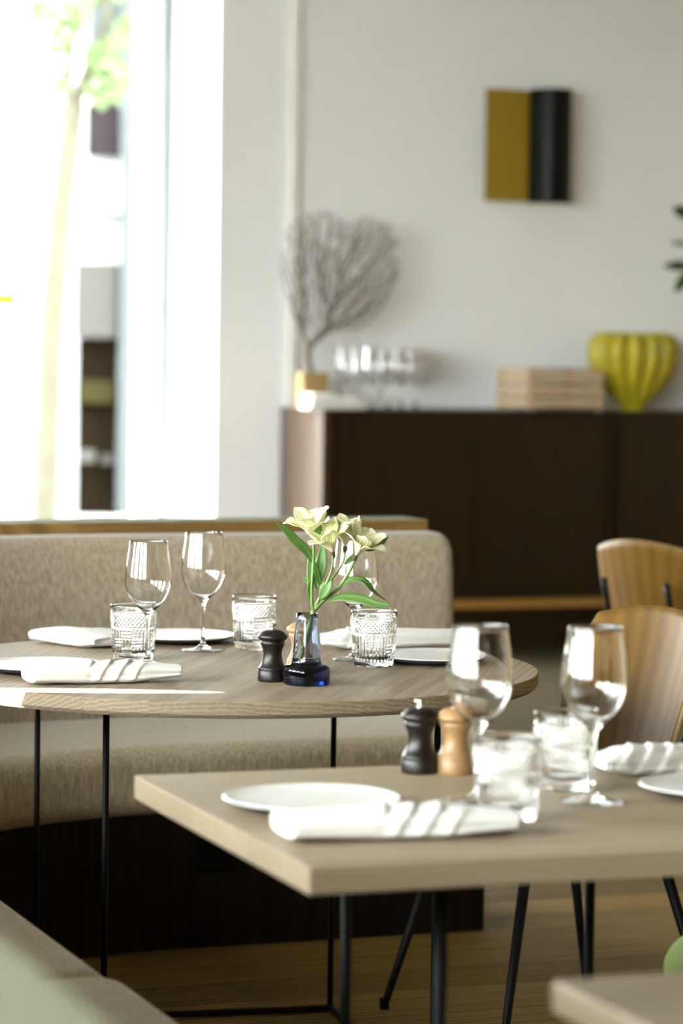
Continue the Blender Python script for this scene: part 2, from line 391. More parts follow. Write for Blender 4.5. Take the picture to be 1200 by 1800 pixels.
a = ony(-900, 0, YB)
bm = bmesh.new(); box(bm, -8, 9.5, 0.35, 5, 0, 9); obj('wall', bm, M_fac, bld, smooth=False)
lrect('pilaster', 205, -300, 243, 1060, YB-0.1, 0.45, M_fac2)
lrect('shop_opening', 133, 596, 204, 1080, YB+0.26, 0.1, M_opening)
lrect('counter', 135, 670, 204, 708, YB+0.1, 0.18, M_yel)
lrect('table_cloth', 136, 792, 165, 812, YB-0.1, 0.25, M_awn)
lrect('pale_shelf', 176, 800, 200, 816, YB+0.1, 0.15, M_awn)  # pale slab inside the shop opening
lrect('dark_plinth', 134, 900, 204, 1080, YB-0.15, 0.3, M_opening)
lrect('window', 152, 182, 208, 272, YB+0.2, 0.2, M_brick)
lrect('awning', 132, 462, 206, 592, YB+0.0, 0.36, M_awn)
lrect('cornice', 125, 300, 240, 372, YB+0.1, 0.3, M_fac)
lrect('upper_window', 155, -200, 240, 120, YB+0.25, 0.12, M_fac2)
sg = thing('street_sign', 'small orange sign on the white wall outside at the left edge', 'sign', ony(10, 528, YB-0.4))
bm = bmesh.new(); box(bm, -0.12, 0.09, 0, 0.03, -0.05, 0.07); obj('panel', bm, M_orange, sg, smooth=False)
bm = bmesh.new(); box(bm, -0.02, 0.0, 0.03, 0.42, -0.02, 0.0); box(bm, -0.02, 0.0, 0.40, 0.745, -0.02, 0.0); obj('bracket', bm, M_metalgrey, sg, smooth=False)
sg = thing('traffic_sign', 'small red and white round sign on a pole beside the street tree', 'sign', Vector((ony(92, 577, 19.4).x, 19.4, -0.16)))
zz = ony(92, 577, 19.4).z+0.16
bm = bmesh.new(); bmesh.ops.create_cone(bm, cap_ends=True, segments=32, radius1=0.055, radius2=0.055, depth=0.01, matrix=Matrix.Translation((0, -0.02, zz)) @ Matrix.Rotation(PI/2, 4, 'X')); obj('disc', bm, M_red, sg)
bm = bmesh.new(); bmesh.ops.create_cone(bm, cap_ends=True, segments=32, radius1=0.04, radius2=0.04, depth=0.01, matrix=Matrix.Translation((-0.01, -0.028, zz)) @ Matrix.Rotation(PI/2, 4, 'X')); obj('disc_face', bm, M_paper, sg)
bm = bmesh.new(); tube(bm, [(0, 0, 0), (0, 0, zz+0.05)], 0.015); obj('pole', bm, M_fac, sg)
# tree
M_bark = simple('plane_tree_bark', (0.0475, 0.0432, 0.0302), 0.9, spec=0.0, noise=0.3, nscale=6)
M_leaf = simple('spring_leaf', (0.062, 0.085, 0.036), 0.6, spec=0.0, noise=0.2)
YT = 18.0
tb = ony(70, 1100, YT); base = Vector((tb.x, YT, -0.16))
tr = thing('street_tree', 'slender street tree with pale bark and fresh green leaves outside the window', 'tree', base)
def tp(px, py, dy=0): p = ony(px, py, YT+dy); return p-base
bm = bmesh.new()
tube(bm, smoothpath([(0, 0, 0), tp(80, 900), tp(90, 600), tp(105, 400), tp(122, 250), tp(130, 180)], 30), [lerp(0.085, 0.066, i/30) for i in range(31)], 14)
obj('trunk', bm, M_bark, tr)
for pts, r0 in (((tp(130, 185), tp(152, 130), tp(178, 70), tp(190, 0), tp(196, -120, .3)), 0.045), ((tp(126, 190), tp(118, 130), tp(130, 60), tp(150, -10), tp(165, -120)), 0.04), ((tp(150, 150), tp(175, 110, .4), tp(215, 60, .8), tp(240, -60, .8)), 0.025)):
    bm = bmesh.new(); tube(bm, smoothpath(pts, 16), [lerp(r0, 0.012, i/16) for i in range(17)], 10); obj('branch', bm, M_bark, tr)
random.seed(5)
bm = bmesh.new()
clusters = [(115, 25, 40), (185, 150, 38), (178, 100, 30), (205, 130, 26), (100, 75, 22), (225, 60, 28), (160, -80, 90), (60, -120, 70), (240, -100, 70), (105, 150, 12), (75, 20, 22)]
for cx, cy, rr in clusters:
    for _ in range(int(rr*3.2)):
        a = random.random()*2*PI; q = rr*math.sqrt(random.random())
        c = tp(cx+q*math.cos(a), cy+q*math.sin(a), random.uniform(-.5, .5)); s = random.uniform(0.03, 0.055)
        d1 = Vector((random.uniform(-1, 1), random.uniform(-1, 1), random.uniform(-1, 1))).normalized(); d2 = d1.orthogonal().normalized()
        vs = [bm.verts.new(c+d1*s), bm.verts.new(c+d2*s*.55+d1*.2*s), bm.verts.new(c-d1*s), bm.verts.new(c-d2*s*.55+d1*.2*s)]
        bm.faces.new(vs)
fo = obj('foliage', bm, M_leaf, tr, smooth=False); fo['kind'] = 'stuff'

# ================================================================== SIDEBOARD
SBZ = 1.0255
pf = onz(567, 720, SBZ); us, vs_ = UV(pf); SD = VB-0.012-vs_
sb = thing('sideboard', 'long dark rosewood sideboard standing against the back wall', 'sideboard', W(us, vs_, 0), PHI)
SL = 2.7; zb = 0.225
bm = bmesh.new()
box(bm, SL-0.028, SL, 0, SD, zb, SBZ)
box(bm, 0.028, SL-0.028, 0.0, SD, SBZ-0.026, SBZ); box(bm, 0.028, SL-0.028, 0.0, SD, zb, zb+0.026); box(bm, 0.028, SL-0.028, SD-0.012, SD, zb+0.026, SBZ-0.026)
obj('carcass', bm, M_rose, sb, smooth=False)
bm = bmesh.new(); box(bm, 0, 0.028, 0, SD, zb, SBZ); obj('side_panel', bm, M_rosegloss, sb, smooth=False)
dw = (SL-0.056)/4
for i in range(4):
    bm = bmesh.new(); x0 = 0.028+dw*i
    nn = 14
    box(bm, x0+0.003, x0+dw-0.003, 0.008+(i % 2)*0.012, 0.020+(i % 2)*0.012, zb+0.028, SBZ-0.028)
    d = obj('door', bm, M_rose, sb, smooth=False)
    bm = bmesh.new(); box(bm, x0+(0.012 if i % 2 == 0 else dw-0.03), x0+(0.030 if i % 2 == 0 else dw-0.012), -0.004, 0.009+(i % 2)*0.012, zb+0.03, SBZ-0.03)
    obj('door_pull', bm, M_rose, d, smooth=False)
bm = bmesh.new(); box(bm, 0.02, SL-0.02, 0.02, 0.05, 0.182, zb); obj('front_rail', bm, M_amber, sb, smooth=False)
bm = bmesh.new(); box(bm, 0.10, SL-0.10, 0.16, SD-0.02, 0, 0.18); obj('under_shade_box', bm, M_rose, sb, smooth=False)  # dark box added under the carcass to stand in for the shade there
for x in (0.12, SL/2, SL-0.12):
    for y in (0.05,):
        bm = bmesh.new(); tube(bm, [(x, y, 0), (x, y, zb)], [0.013, 0.022], 14); obj('leg', bm, M_rose, sb)

# coral branch in wooden block
pc = onz(549, 712, SBZ); uc_, vc_ = UV(pc)
vc_ = vs_+0.30; pc = onv(549, 700, vc_); pc.z = SBZ
ct = thing('dried_coral', 'fan of dried grey coral standing in a wooden block on the sideboard', 'decoration', pc, PHI)
def lp(px, py, dv=0.0):
    q = onv(px, py, vc_+dv); return Vector((q.dot(E1)-pc.dot(E1), q.dot(E2)-pc.dot(E2), q.z-SBZ))
bw = 0.058; zt = lp(549, 655).z
bm = bmesh.new(); box(bm, -bw, bw, -0.04, 0.05, 0, zt); bevel(obj('wood_block', bm, M_block, ct, smooth=False), 0.004)
poly = [(527, 592), (505, 540), (489, 480), (500, 405), (530, 373), (578, 371), (610, 392), (640, 377), (684, 388), (706, 432), (706, 482), (678, 535), (648, 572), (610, 580), (575, 590)]
def inpoly(x, y):
    c = False; j = len(poly)-1
    for i in range(len(poly)):
        xi, yi = poly[i]; xj, yj = poly[j]
        if (yi > y) != (yj > y) and x < (xj-xi)*(y-yi)/(yj-yi)+xi: c = not c
        j = i
    return c
import numpy as np
rng = np.random.default_rng(3)
att = []
while len(att) < 4200:
    x, y = rng.uniform(485, 710), rng.uniform(368, 600)
    if not inpoly(x, y): continue
    if x < 522 and rng.random() < 0.45: continue
    # lacy clearings
    if mnoise.noise(Vector((x*0.03, y*0.03, 1.7))) > 0.42: continue
    att.append((x, y, rng.uniform(-9, 9)))
att = np.array(att)
nodes = [(545, 655, 0.), (543, 645, 0.), (541, 634, 0.), (540, 622, 0.), (543, 611, 0.), (549, 602, 0.), (557, 595, 0.), (566, 588, 0.), (576, 578, 0.)]
par = [-1, 0, 1, 2, 3, 4, 5, 6, 7]
nodes.append((539, 602, 0.)); par.append(4); nodes.append((533, 592, 0.)); par.append(len(nodes)-2); nodes.append((530, 582, 0.)); par.append(len(nodes)-2)
alive = np.ones(len(att), bool); step = 4.2
for it in range(120):
    nd = np.array(nodes); A = att[alive]
    if len(A) == 0: break
    D = np.linalg.norm(A[:, None]-nd[None], axis=2); near = D.argmin(1); dm = D.min(1)
    new = {}
    for k in range(len(A)):
        if dm[k] < 45: new.setdefault(near[k], []).append((A[k]-nd[near[k]])/dm[k])
    added = 0
    for k, ds in new.items():
        d = np.mean(ds, axis=0)+rng.normal(0, .35, 3); d /= np.linalg.norm(d)+1e-9
        q = nd[k]+d*step
        if min(np.linalg.norm(np.array(nodes)-q, axis=1)) > 1.5:
            nodes.append(tuple(q)); par.append(int(k)); added += 1
    nd = np.array(nodes); D = np.linalg.norm(att[:, None]-nd[None], axis=2).min(1); alive = D > 4.0
    if not added: break
nn = len(nodes); wgt = [0]*nn; kids = [[] for _ in range(nn)]
for i in range(nn):
    if par[i] >= 0: kids[par[i]].append(i)
for i in range(nn-1, -1, -1):
    wgt[i] = 1 if not kids[i] else sum(wgt[k] for k in kids[i])
P3 = [lp(x, y, dz*0.0024) for x, y, dz in nodes]
bm = bmesh.new()
for i in range(1, nn):
    ra = 0.0013*max(1, wgt[par[i]])**0.36; rb = 0.0013*wgt[i]**0.36
    tube(bm, [P3[par[i]], P3[i]], [ra, rb], 4, False)
obj('branches', bm, M_coral, ct, smooth=True)

# ------------------------------------------------------------------ wine glass (shared)
def wine_glass(name, label, loc, group=None, scale=None):
    t = thing(name, label, 'wine glass', loc, 0, group)
    outer = [(0, 0), (0.0385, 0.0005), (0.0395, 0.0015), (0.038, 0.003), (0.025, 0.0048), (0.012, 0.0075), (0.006, 0.014), (0.0042, 0.028), (0.0038, 0.055), (0.0042, 0.078), (0.0062, 0.090), (0.013, 0.0985), (0.024, 0.109), (0.034, 0.122), (0.0405, 0.140), (0.0415, 0.155), (0.0395, 0.178), (0.0362, 0.2005), (0.0340, 0.2195), (0.0336, 0.2204)]
    inner = [(0.0331, 0.2195), (0.0352, 0.2005), (0.0385, 0.178), (0.0405, 0.155), (0.0395, 0.140), (0.033, 0.1228), (0.023, 0.110), (0.012, 0.1015), (0.005, 0.0985), (0, 0.098)]
    b1 = smoothpath([(r, 0, z) for r, z in outer[3:]], 70); b2 = smoothpath([(r, 0, z) for r, z in inner], 36)
    prof = outer[:3]+[(max(0, q.x), q.z) for q in b1]+[(max(0, q.x), q.z) for q in b2]
    prof[-1] = (0, prof[-1][1])
    bm = bmesh.new(); lathe(bm, prof, 64)
    # one blown piece cut into three adjoining looks would break the refraction, so it stays one mesh
    o = obj('glass_body', bm, M_glass, t)
    if scale: t.scale = (scale,)*3
    return t

# ------------------------------------------------------------------ tumbler
def make_tumbler(label, loc, rotz):
    t = thing('cut_glass_tumbler', label, 'tumbler', loc, rotz, None)
    H = 0.100
    def rad(z): return 0.0355+0.0065*(z/H)**1.1
    def fn_outer(z, a):
        r = rad(z); d = 0.0
        nseg = 12; q = a/(2*PI)*nseg; pan = int(q) % nseg; fq = q-int(q)
        if 0.062 < z < 0.084:        # diamond band
            n = 32; s = z*n/(2*PI*0.041)
            u1 = (a/(2*PI)*n+s) % 1; u2 = (a/(2*PI)*n-s) % 1
            e1 = min(u1, 1-u1)*2; e2 = min(u2, 1-u2)*2
            d = -0.0011+0.0016*min(e1, e2)
            d = 0.0034*min(e1, e2)-0.0011
        elif 0.058 < z <= 0.062 or 0.084 <= z < 0.0865: d = 0.0010
        elif 0.0865 <= z < 0.089: d = -0.0003
        elif 0.010 < z < 0.055:
            if (pan//3) % 2 == 0:   # upright flutes
                w = (a/(2*PI)*36) % 1; d = -0.0022+0.0036*math.sin(PI*w)**0.7
            else:                   # basket blocks
                w = (a/(2*PI)*36) % 1; wz = ((z-0.010)/0.0056) % 1
                blk = (int(a/(2*PI)*12) + int((z-0.010)/0.015)) % 2
                d = (-0.0018+0.0032*math.sin(PI*w)**0.7) if blk else (-0.0018+0.0032*math.sin(PI*wz)**0.7)
        elif z <= 0.006: d = -0.0008*(1-z/0.006)
        return r+d
    zs = [0.0, 0.001, 0.003, 0.006, 0.0085, 0.010]+[0.0105+i*0.0010 for i in range(45)]+[0.056, 0.0575, 0.0585, 0.0615]+[0.0625+i*0.0009 for i in range(24)]+[0.0845, 0.086, 0.087, 0.0885, 0.090, 0.094, 0.0975, 0.0992]
    zs = sorted(zs)
    prof = [(0.0, 0.0025), (0.026, 0.0022), (0.031, 0.0)]
    no = len(zs)
    prof += [(rad(z), z) for z in zs]
    prof += [(rad(H)-0.0012, 0.100), (rad(H)-0.0024, 0.0992)]
    prof += [(rad(0.1)-0.0028, 0.094), (rad(0.08)-0.0032, 0.08), (rad(0.06)-0.0036, 0.06), (rad(0.04)-0.004, 0.04), (rad(0.02)-0.0048, 0.022), (0.028, 0.015), (0.020, 0.0125), (0, 0.0118)]
    def fn(k, r, z, a):
        if 3 <= k < 3+no: return fn_outer(z, a), z
        return r, z
    bm = bmesh.new(); lathe(bm, prof, 288, fn=fn)
    obj('glass_body', bm, M_tumbler, t)
    return t

# ------------------------------------------------------------------ mills
def make_mill(label, loc, mat, rotz=0.0):
    t = thing('pepper_mill' if mat is M_millD else 'salt_mill', label, 'spice mill', loc, rotz)
    body = [(0, 0), (0.0238, 0), (0.0245, 0.001), (0.0248, 0.004), (0.0248, 0.0165), (0.0240, 0.0178), (0.0238, 0.0190), (0.0244, 0.0205), (0.0236, 0.0235), (0.0215, 0.0262), (0.0185, 0.032), (0.0162, 0.041), (0.0158, 0.047), (0.0165, 0.053), (0.0192, 0.0605), (0.0205, 0.0635), (0.0207, 0.0675), (0.0200, 0.0682), (0.0198, 0.0688), (0, 0.0688)]
    bm = bmesh.new(); lathe(bm, body, 56); autosmooth(obj('body', bm, mat, t), 50)
    cap = [(0, 0.0690), (0.0205, 0.0690), (0.0232, 0.0705), (0.0254, 0.0738), (0.0256, 0.0762), (0.0240, 0.0795), (0.0205, 0.0822), (0.0196, 0.0828), (0.0190, 0.0838), (0.014, 0.0862), (0.007, 0.0875), (0, 0.0878)]
    bm = bmesh.new(); lathe(bm, cap, 56); autosmooth(obj('cap', bm, mat, t), 50)
    kn = [(0, 0.0872), (0.0065, 0.0876), (0.0060, 0.0886), (0.0034, 0.0896), (0.0030, 0.0925), (0.0045, 0.0938), (0.0075, 0.0948), (0.0082, 0.0962), (0.0070, 0.0978), (0.0035, 0.0986), (0, 0.0988)]
    bm = bmesh.new(); lathe(bm, kn, 32); obj('knob', bm, M_chrome, t)
    return t

# ------------------------------------------------------------------ plate
def make_plate(label, loc, r=0.109):
    t = thing('side_plate', label, 'plate', loc, 0)
    k = r/0.109
    prof = [(0, 0.0), (0.060, 0.0), (0.066, 0.0012), (0.090, 0.0048), (0.104, 0.0088), (0.1075, 0.0110), (0.109, 0.0128), (0.1085, 0.0142), (0.1065, 0.0146), (0.1045, 0.0138), (0.098, 0.0116), (0.085, 0.0098), (0.05, 0.0088), (0, 0.0086)]
    prof = [(a*k, b) for a, b in prof]
    bm = bmesh.new(); lathe(bm, prof, 72, fn=lambda q, r_, z, a: (r_*(1+0.006*math.sin(2*a+1)+0.004*math.sin(3*a)), z+0.0005*math.sin(2*a)*(r_/r)), mi=lambda q: 1 if q < 6 else 0)
    o = obj('plate_body', bm, M_glaze, t, mats=[M_glaze, M_clay]); return t

# ------------------------------------------------------------------ napkins
def make_napkin(label, loc, rotz, Ln=0.26, wd=0.075, ht=0.026, fold=(0.40, 0.72), flip=False, seed=0):
    """linen napkin rolled round cutlery: long flat roll, spiral wrap in the middle, loose flat tail"""
    t = thing('linen_napkin', label, 'napkin', loc, rotz)
    bm = bmesh.new(); ns, nt_ = 110, 72; rings = []
    for i in range(ns+1):
        s = i/ns; ring = []
        f0, f1 = fold
        ss = 1-s if flip else s
        endcap = 1.0
        for k in range(nt_):
            a = 2*PI*k/nt_
            ca, sa = math.cos(a), math.sin(a)
            n_ = 3.2
            w = wd*(1.0 - 0.12*max(0, (ss-f1)/(1-f1))); h = ht*(1.0-0.48*max(0., min(1., (ss-f1+.05)/(1-f1+.05)))) * (1.0-0.12*math.cos(PI*min(1, ss/f0)))
            rx = w/2*math.copysign(abs(ca)**(2/n_), ca); rz = h/2*math.copysign(abs(sa)**(2/n_), sa)
            # spiral folds
            amp = 0.0
            if f0-0.1 < ss < f1+0.1:
                q = (ss-f0)/(f1-f0); ph = (q*2.6 + 3*a/(2*PI) + 5) % 1.0
                env = max(0, min(1, (q+.25)*3))*max(0, min(1, (1.25-q)*3))
                amp = env*(0.0060*ph*min(1, (1-ph)*9) - 0.001)
            amp += 0.0009*mnoise.noise(Vector((s*9+seed, ca*2, sa*2)))
            ln = math.hypot(ca, sa)
            x = (s-0.5)*Ln; y = rx+ca*amp*0.9; z = rz+max(0, sa)*amp*0.8
            # layered edge groove on the long side
            gr_ = math.exp(-((sa+0.1)/0.10)**2)*0.0035*(1 if ss > f0*0.9 else 0.35); y -= math.copysign(gr_, ca)
            # end wobble
            x += 0.006*math.cos(a*1.0+0.5)*((1 if s < .02 else 0)+(-1 if s > .98 else 0))*0.4 + 0.014*(ca)*(s-0.5)*(0.9)
            ring.append(Vector((x, y, z)))
        rings.append(ring)
    zmin = min(p.z for r_ in rings for p in r_)
    vr = [[bm.verts.new((p.x, p.y, max(p.z-zmin, 0))) for p in r_] for r_ in rings]
    for a, b in zip(vr[:-1], vr[1:]):
        for k in range(nt_):
            j = (k+1) % nt_; bm.faces.new((a[k], b[k], b[j], a[j]))
    # rolled ends: recessed spiral look
    for r_, sgn in ((vr[0], 1), (vr[-1], -1)):
        prev = r_
        cen = sum((v.co for v in r_), Vector())/len(r_)
        for q, (sc__, dx) in enumerate(((0.93, -0.0015), (0.84, 0.004), (0.72, 0.001), (0.60, 0.005), (0.42, 0.002))):
            cur = [bm.verts.new((cen.x+(v.co.x-cen.x)*sc__ + dx*sgn, cen.y+(v.co.y-cen.y)*sc__, cen.z+(v.co.z-cen.z)*sc__)) for v in r_]
            for k in range(nt_):
                j = (k+1) % nt_; bm.faces.new((prev[k], prev[j], cur[j], cur[k]))
            prev = cur
        bm.faces.new(prev)
    bmesh.ops.recalc_face_normals(bm, faces=bm.faces)
    obj('cloth', bm, M_linen, t)
    return t
def make_fork(label, loc, rotz, tilt=0.0, z=0.0):
    t = thing('dinner_fork', label, 'fork', loc, rotz)
    bm = bmesh.new()
    hp = [(-0.09, 0.009), (-0.08, 0.0105), (-0.04, 0.007), (0.0, 0.0042), (0.02, 0.004), (0.032, 0.008), (0.045, 0.0115), (0.055, 0.012)]
    top = []; 
    def prof(x): return 0.0015+0.006*max(0, (x-0.01)/0.08)*0
    rows = []
    for x, w in hp:
        zc = 0.004*math.cos((x+0.02)*28)
        rows.append([bm.verts.new((x, y, zc+dz)) for y, dz in ((-w, 0), (-w*.6, .0012), (w*.6, .0012), (w, 0), (w*.6, -.0012), (-w*.6, -.0012))])
    for a, b in zip(rows[:-1], rows[1:]):
        for k in range(6): bm.faces.new((a[k], a[(k+1) % 6], b[(k+1) % 6], b[k]))
    bm.faces.new(rows[0]); bm.faces.new(rows[-1][::-1]); bmesh.ops.recalc_face_normals(bm, faces=bm.faces)
    h = obj('handle', bm, M_steel, t)
    for y in (-0.0095, -0.0032, 0.0032, 0.0095):
        bm = bmesh.new(); tube(bm, smoothpath([(0.053, y, -0.0005), (0.075, y, -0.003), (0.10, y*.95, 0.004)], 8), [0.0018]*6+[0.0014, 0.001, 0.0006], 8); obj('tine', bm, M_steel, t)
    for c in t.children: c.location = (0, 0, z); c.rotation_euler = (0, tilt, 0)
    return t

# ================================================================== ITEMS ON SIDEBOARD
SG = 'wine glasses lined up on the sideboard'
first = None
for k, (px, dv, lab) in enumerate(((608, .27, 'large wine glass on the sideboard, nearest the dried coral'), (634, .34, 'large wine glass standing at the back of the sideboard group, second from the coral'), (655, .16, 'large wine glass at the front middle of the sideboard group'), (682, .34, 'large wine glass at the back right of the sideboard group'), (705, .18, 'large wine glass at the front right of the sideboard group'), (730, .30, 'large wine glass on the sideboard, farthest from the coral'))):
    q = onv(px, 700, vs_+dv); q.z = SBZ
    if first is None: first = wine_glass('wine_glass', lab, q, SG, 1.18)
    else: dup(first, q, 0, lab, SG, 1.18)
# white folded stack
q = onv(583, 705, vs_+0.09); q.z = SBZ
st = thing('folded_cloths', 'stack of white folded cloths at the left end of the sideboard', 'cloth', q, PHI)
for k, (w, d, dx) in enumerate(((0.125, 0.065, 0), (0.12, 0.062, 0.004), (0.118, 0.062, -0.003), (0.06, 0.058, -0.052))):
    bm = bmesh.new(); box(bm, -w+dx, w+dx, -d, d, k*0.016, k*0.016+0.0155); bevel(obj('folded_cloth', bm, M_linen, st), 0.007)
# crate
u0 = UV(onv(877, 690, vs_+0.16))[0]
q = onv(966, 700, vs_+0.20); q.z = SBZ
cr_ = thing('wooden_crate', 'shallow slatted pale wood crate on the sideboard beside the yellow vase', 'crate', q, PHI+R(8))
cw, cd, chh = 0.19, 0.13, 0.172
bm = bmesh.new(); box(bm, -cw+.012, cw-.012, -cd+.012, cd-.012, 0.012, 0.02); obj('bottom', bm, M_crate, cr_, smooth=False)
for z in (0.012, 0.066, 0.120):
    for y in (-1, 1):
        bm = bmesh.new(); box(bm, -cw, cw, y*cd-.005, y*cd+.005, z, z+0.044); bevel(obj('side_slat', bm, M_crate, cr_, smooth=False), .002)
    for x in (-1, 1):
        bm = bmesh.new(); box(bm, x*cw-.005, x*cw+.005, -cd+.006, cd-.006, z, z+0.044); bevel(obj('end_slat', bm, M_crate, cr_, smooth=False), .002)
for x in (-1, 1):
    for y in (-1, 1):
        bm = bmesh.new(); box(bm, x*(cw-.02)-.014, x*(cw-.02)+.014, y*(cd-.012)-.006, y*(cd-.012)+.006, 0, chh); obj('corner_post', bm, M_crate, cr_, smooth=False)
bm = bmesh.new(); box(bm, -cw-.006, cw-.05, -cd-.004, cd+.004, chh, chh+.010); obj('lid', bm, M_crate, cr_, smooth=False)
# fluted yellow vase
M_yv = simple('mustard_glaze', (0.4200, 0.3465, 0.0168), 0.42, noise=0.35, nscale=25, bump=0.4, bscale=90)
q = onv(1110, 700, vs_+0.24); q.z = SBZ
R0 = 0.203
yv = thing('fluted_vase', 'big mustard yellow fluted gourd vase on the sideboard', 'vase', q, 0)
prof = [(0, 0), (0.27, 0), (0.28, 0.03), (0.24, 0.07), (0.42, 0.22), (0.62, 0.42), (0.82, 0.68), (0.96, 0.98), (1.0, 1.22), (0.95, 1.45), (0.80, 1.60), (0.62, 1.63), (0.50, 1.58), (0.46, 1.5), (0.5, 1.2), (0.4, .6), (0, .3)]
pr = [(r*R0, z*R0) for r, z in interp(prof, 60)]; pr[0] = (0, 0); pr[-1] = (0, pr[-1][1])
def fl_(k, r, z, a):
    s = abs(math.sin(a*7.0)); amt = min(1, z/(0.25*R0)) 
    f = 1-(0.24*(1-s**0.7))*amt*(1 if k < 46 else .3)
    return r*f, z+(0.012*s*amt if 26 < k < 46 else 0)
bm = bmesh.new(); lathe(bm, pr, 168, fn=fl_); obj('vase_body', bm, M_yv, yv)
# plant at right edge
q = onv(1262, 700, vs_+0.27); q.z = SBZ
pp = thing('potted_plant', 'dark green leafy plant reaching in from the right edge above the sideboard', 'plant', q, 0)
bm = bmesh.new(); lathe(bm, [(0, 0), (0.07, 0), (0.085, 0.13), (0.082, 0.14), (0.075, 0.13), (0.07, 0.11), (0, 0.11)], 32); obj('pot', bm, M_clay, pp)
def leaf(bm, base, d, nrm, ln, w, droop=0.2, nseg=8):
    d = Vector(d).normalized(); nrm = Vector(nrm); side = d.cross(nrm).normalized(); up = side.cross(d).normalized()
    rows = []
    for i in range(nseg+1):
        t = i/nseg; ww = w*math.sin(PI*min(1, t*0.96+0.02))**0.75*(1-.25*t); c = Vector(base)+d*ln*t-up*droop*ln*t*t
        rows.append([bm.verts.new(c-side*ww+up*ww*.3), bm.verts.new(c), bm.verts.new(c+side*ww+up*ww*.3)])
    for a, b in zip(rows[:-1], rows[1:]):
        bm.faces.new((a[0], a[1], b[1], b[0])); bm.faces.new((a[1], a[2], b[2], b[1]))
def pr_(px, py, dd=0.0): p = ony(px, py, q.y+dd); return p-q
for k, (pts, leaves) in enumerate((
    (((0, 0, .1), pr_(1245, 560), pr_(1218, 480), pr_(1212, 400), pr_(1215, 350)), ((1213, 380, 1184, 366, .035), (1214, 400, 1240, 360, .04), (1214, 468, 1168, 466, .026), (1214, 430, 1180, 425, .012), (1216, 350, 1235, 310, .03))),
    (((0, 0, .1), pr_(1235, 600), pr_(1222, 540), pr_(1215, 500)), ((1214, 478, 1186, 512, .03), (1222, 540, 1212, 500, .02), (1222, 540, 1260, 520, .03))),
    (((0, 0, .1), pr_(1275, 560), pr_(1290, 450)), ((1290, 450, 1310, 380, .04), (1285, 500, 1330, 480, .04))))):
    bm = bmesh.new(); tube(bm, smoothpath(pts, 14), 0.004, 6); s_ = obj('stem', bm, M_leafD, pp)
    for x0, y0, x1, y1, w in leaves:
        bm = bmesh.new(); a = pr_(x0, y0); b = pr_(x1, y1, -.03); leaf(bm, a, b-a, (0, -1, .3), (b-a).length, w, .12)
        o = obj('leaf', bm, M_leafD, pp); sm = o.modifiers.new('s', 'SOLIDIFY'); sm.thickness = .002

# ------------------------------------------------------------------ wall sconce
ps = onv(846, 258, VB); pe = onv(996, 258, VB); pt_ = onv(920, 160, VB); pb_ = onv(920, 356, VB)
us0, us1 = UV(ps)[0], UV(pe)[0]; zt_, zb_ = pt_.z, pb_.z; wS = us1-us0
sn = thing('wall_lamp', 'wall lamp with a flat olive panel and a black half cylinder shade', 'wall lamp', W(us0, VB, zb_), PHI)
HS = zt_-zb_
bm = bmesh.new(); box(bm, 0, wS*0.92, -0.045, -0.040, 0, HS); 
bevel(obj('olive_panel', bm, M_olive, sn, smooth=False), .002)
bm = bmesh.new(); box(bm, wS*.15, wS*.6, -0.040, 0.0, HS*.2, HS*.8); obj('wall_bracket', bm, M_blackcyl, sn, smooth=False)
cxm = wS*0.735; rc = wS*0.235
bm = bmesh.new(); out, inn = [], []
pts2 = [(cxm+rc*1.0*math.cos(a), -0.046-0.115*math.sin(a)) for a in [PI*i/32 for i in range(33)]]
pts3 = [(cxm+(rc-.005)*math.cos(a), -0.046-0.110*math.sin(a)) for a in [PI*i/32 for i in range(33)]]
ring = pts2+pts3[::-1]
lo = [bm.verts.new((x, y, -0.004)) for x, y in ring]; hi = [bm.verts.new((x, y, HS+.004)) for x, y in ring]
n_ = len(ring)
for i in range(n_): j = (i+1) % n_; bm.faces.new((lo[i], lo[j], hi[j], hi[i]))
for i in range(32):
    bm.faces.new((lo[i], lo[n_-1-i], lo[n_-2-i], lo[i+1])); bm.faces.new((hi[i], hi[i+1], hi[n_-2-i], hi[n_-1-i]))
bmesh.ops.recalc_face_normals(bm, faces=bm.faces); autosmooth(obj('half_cylinder_shade', bm, M_blackcyl, sn), 50)

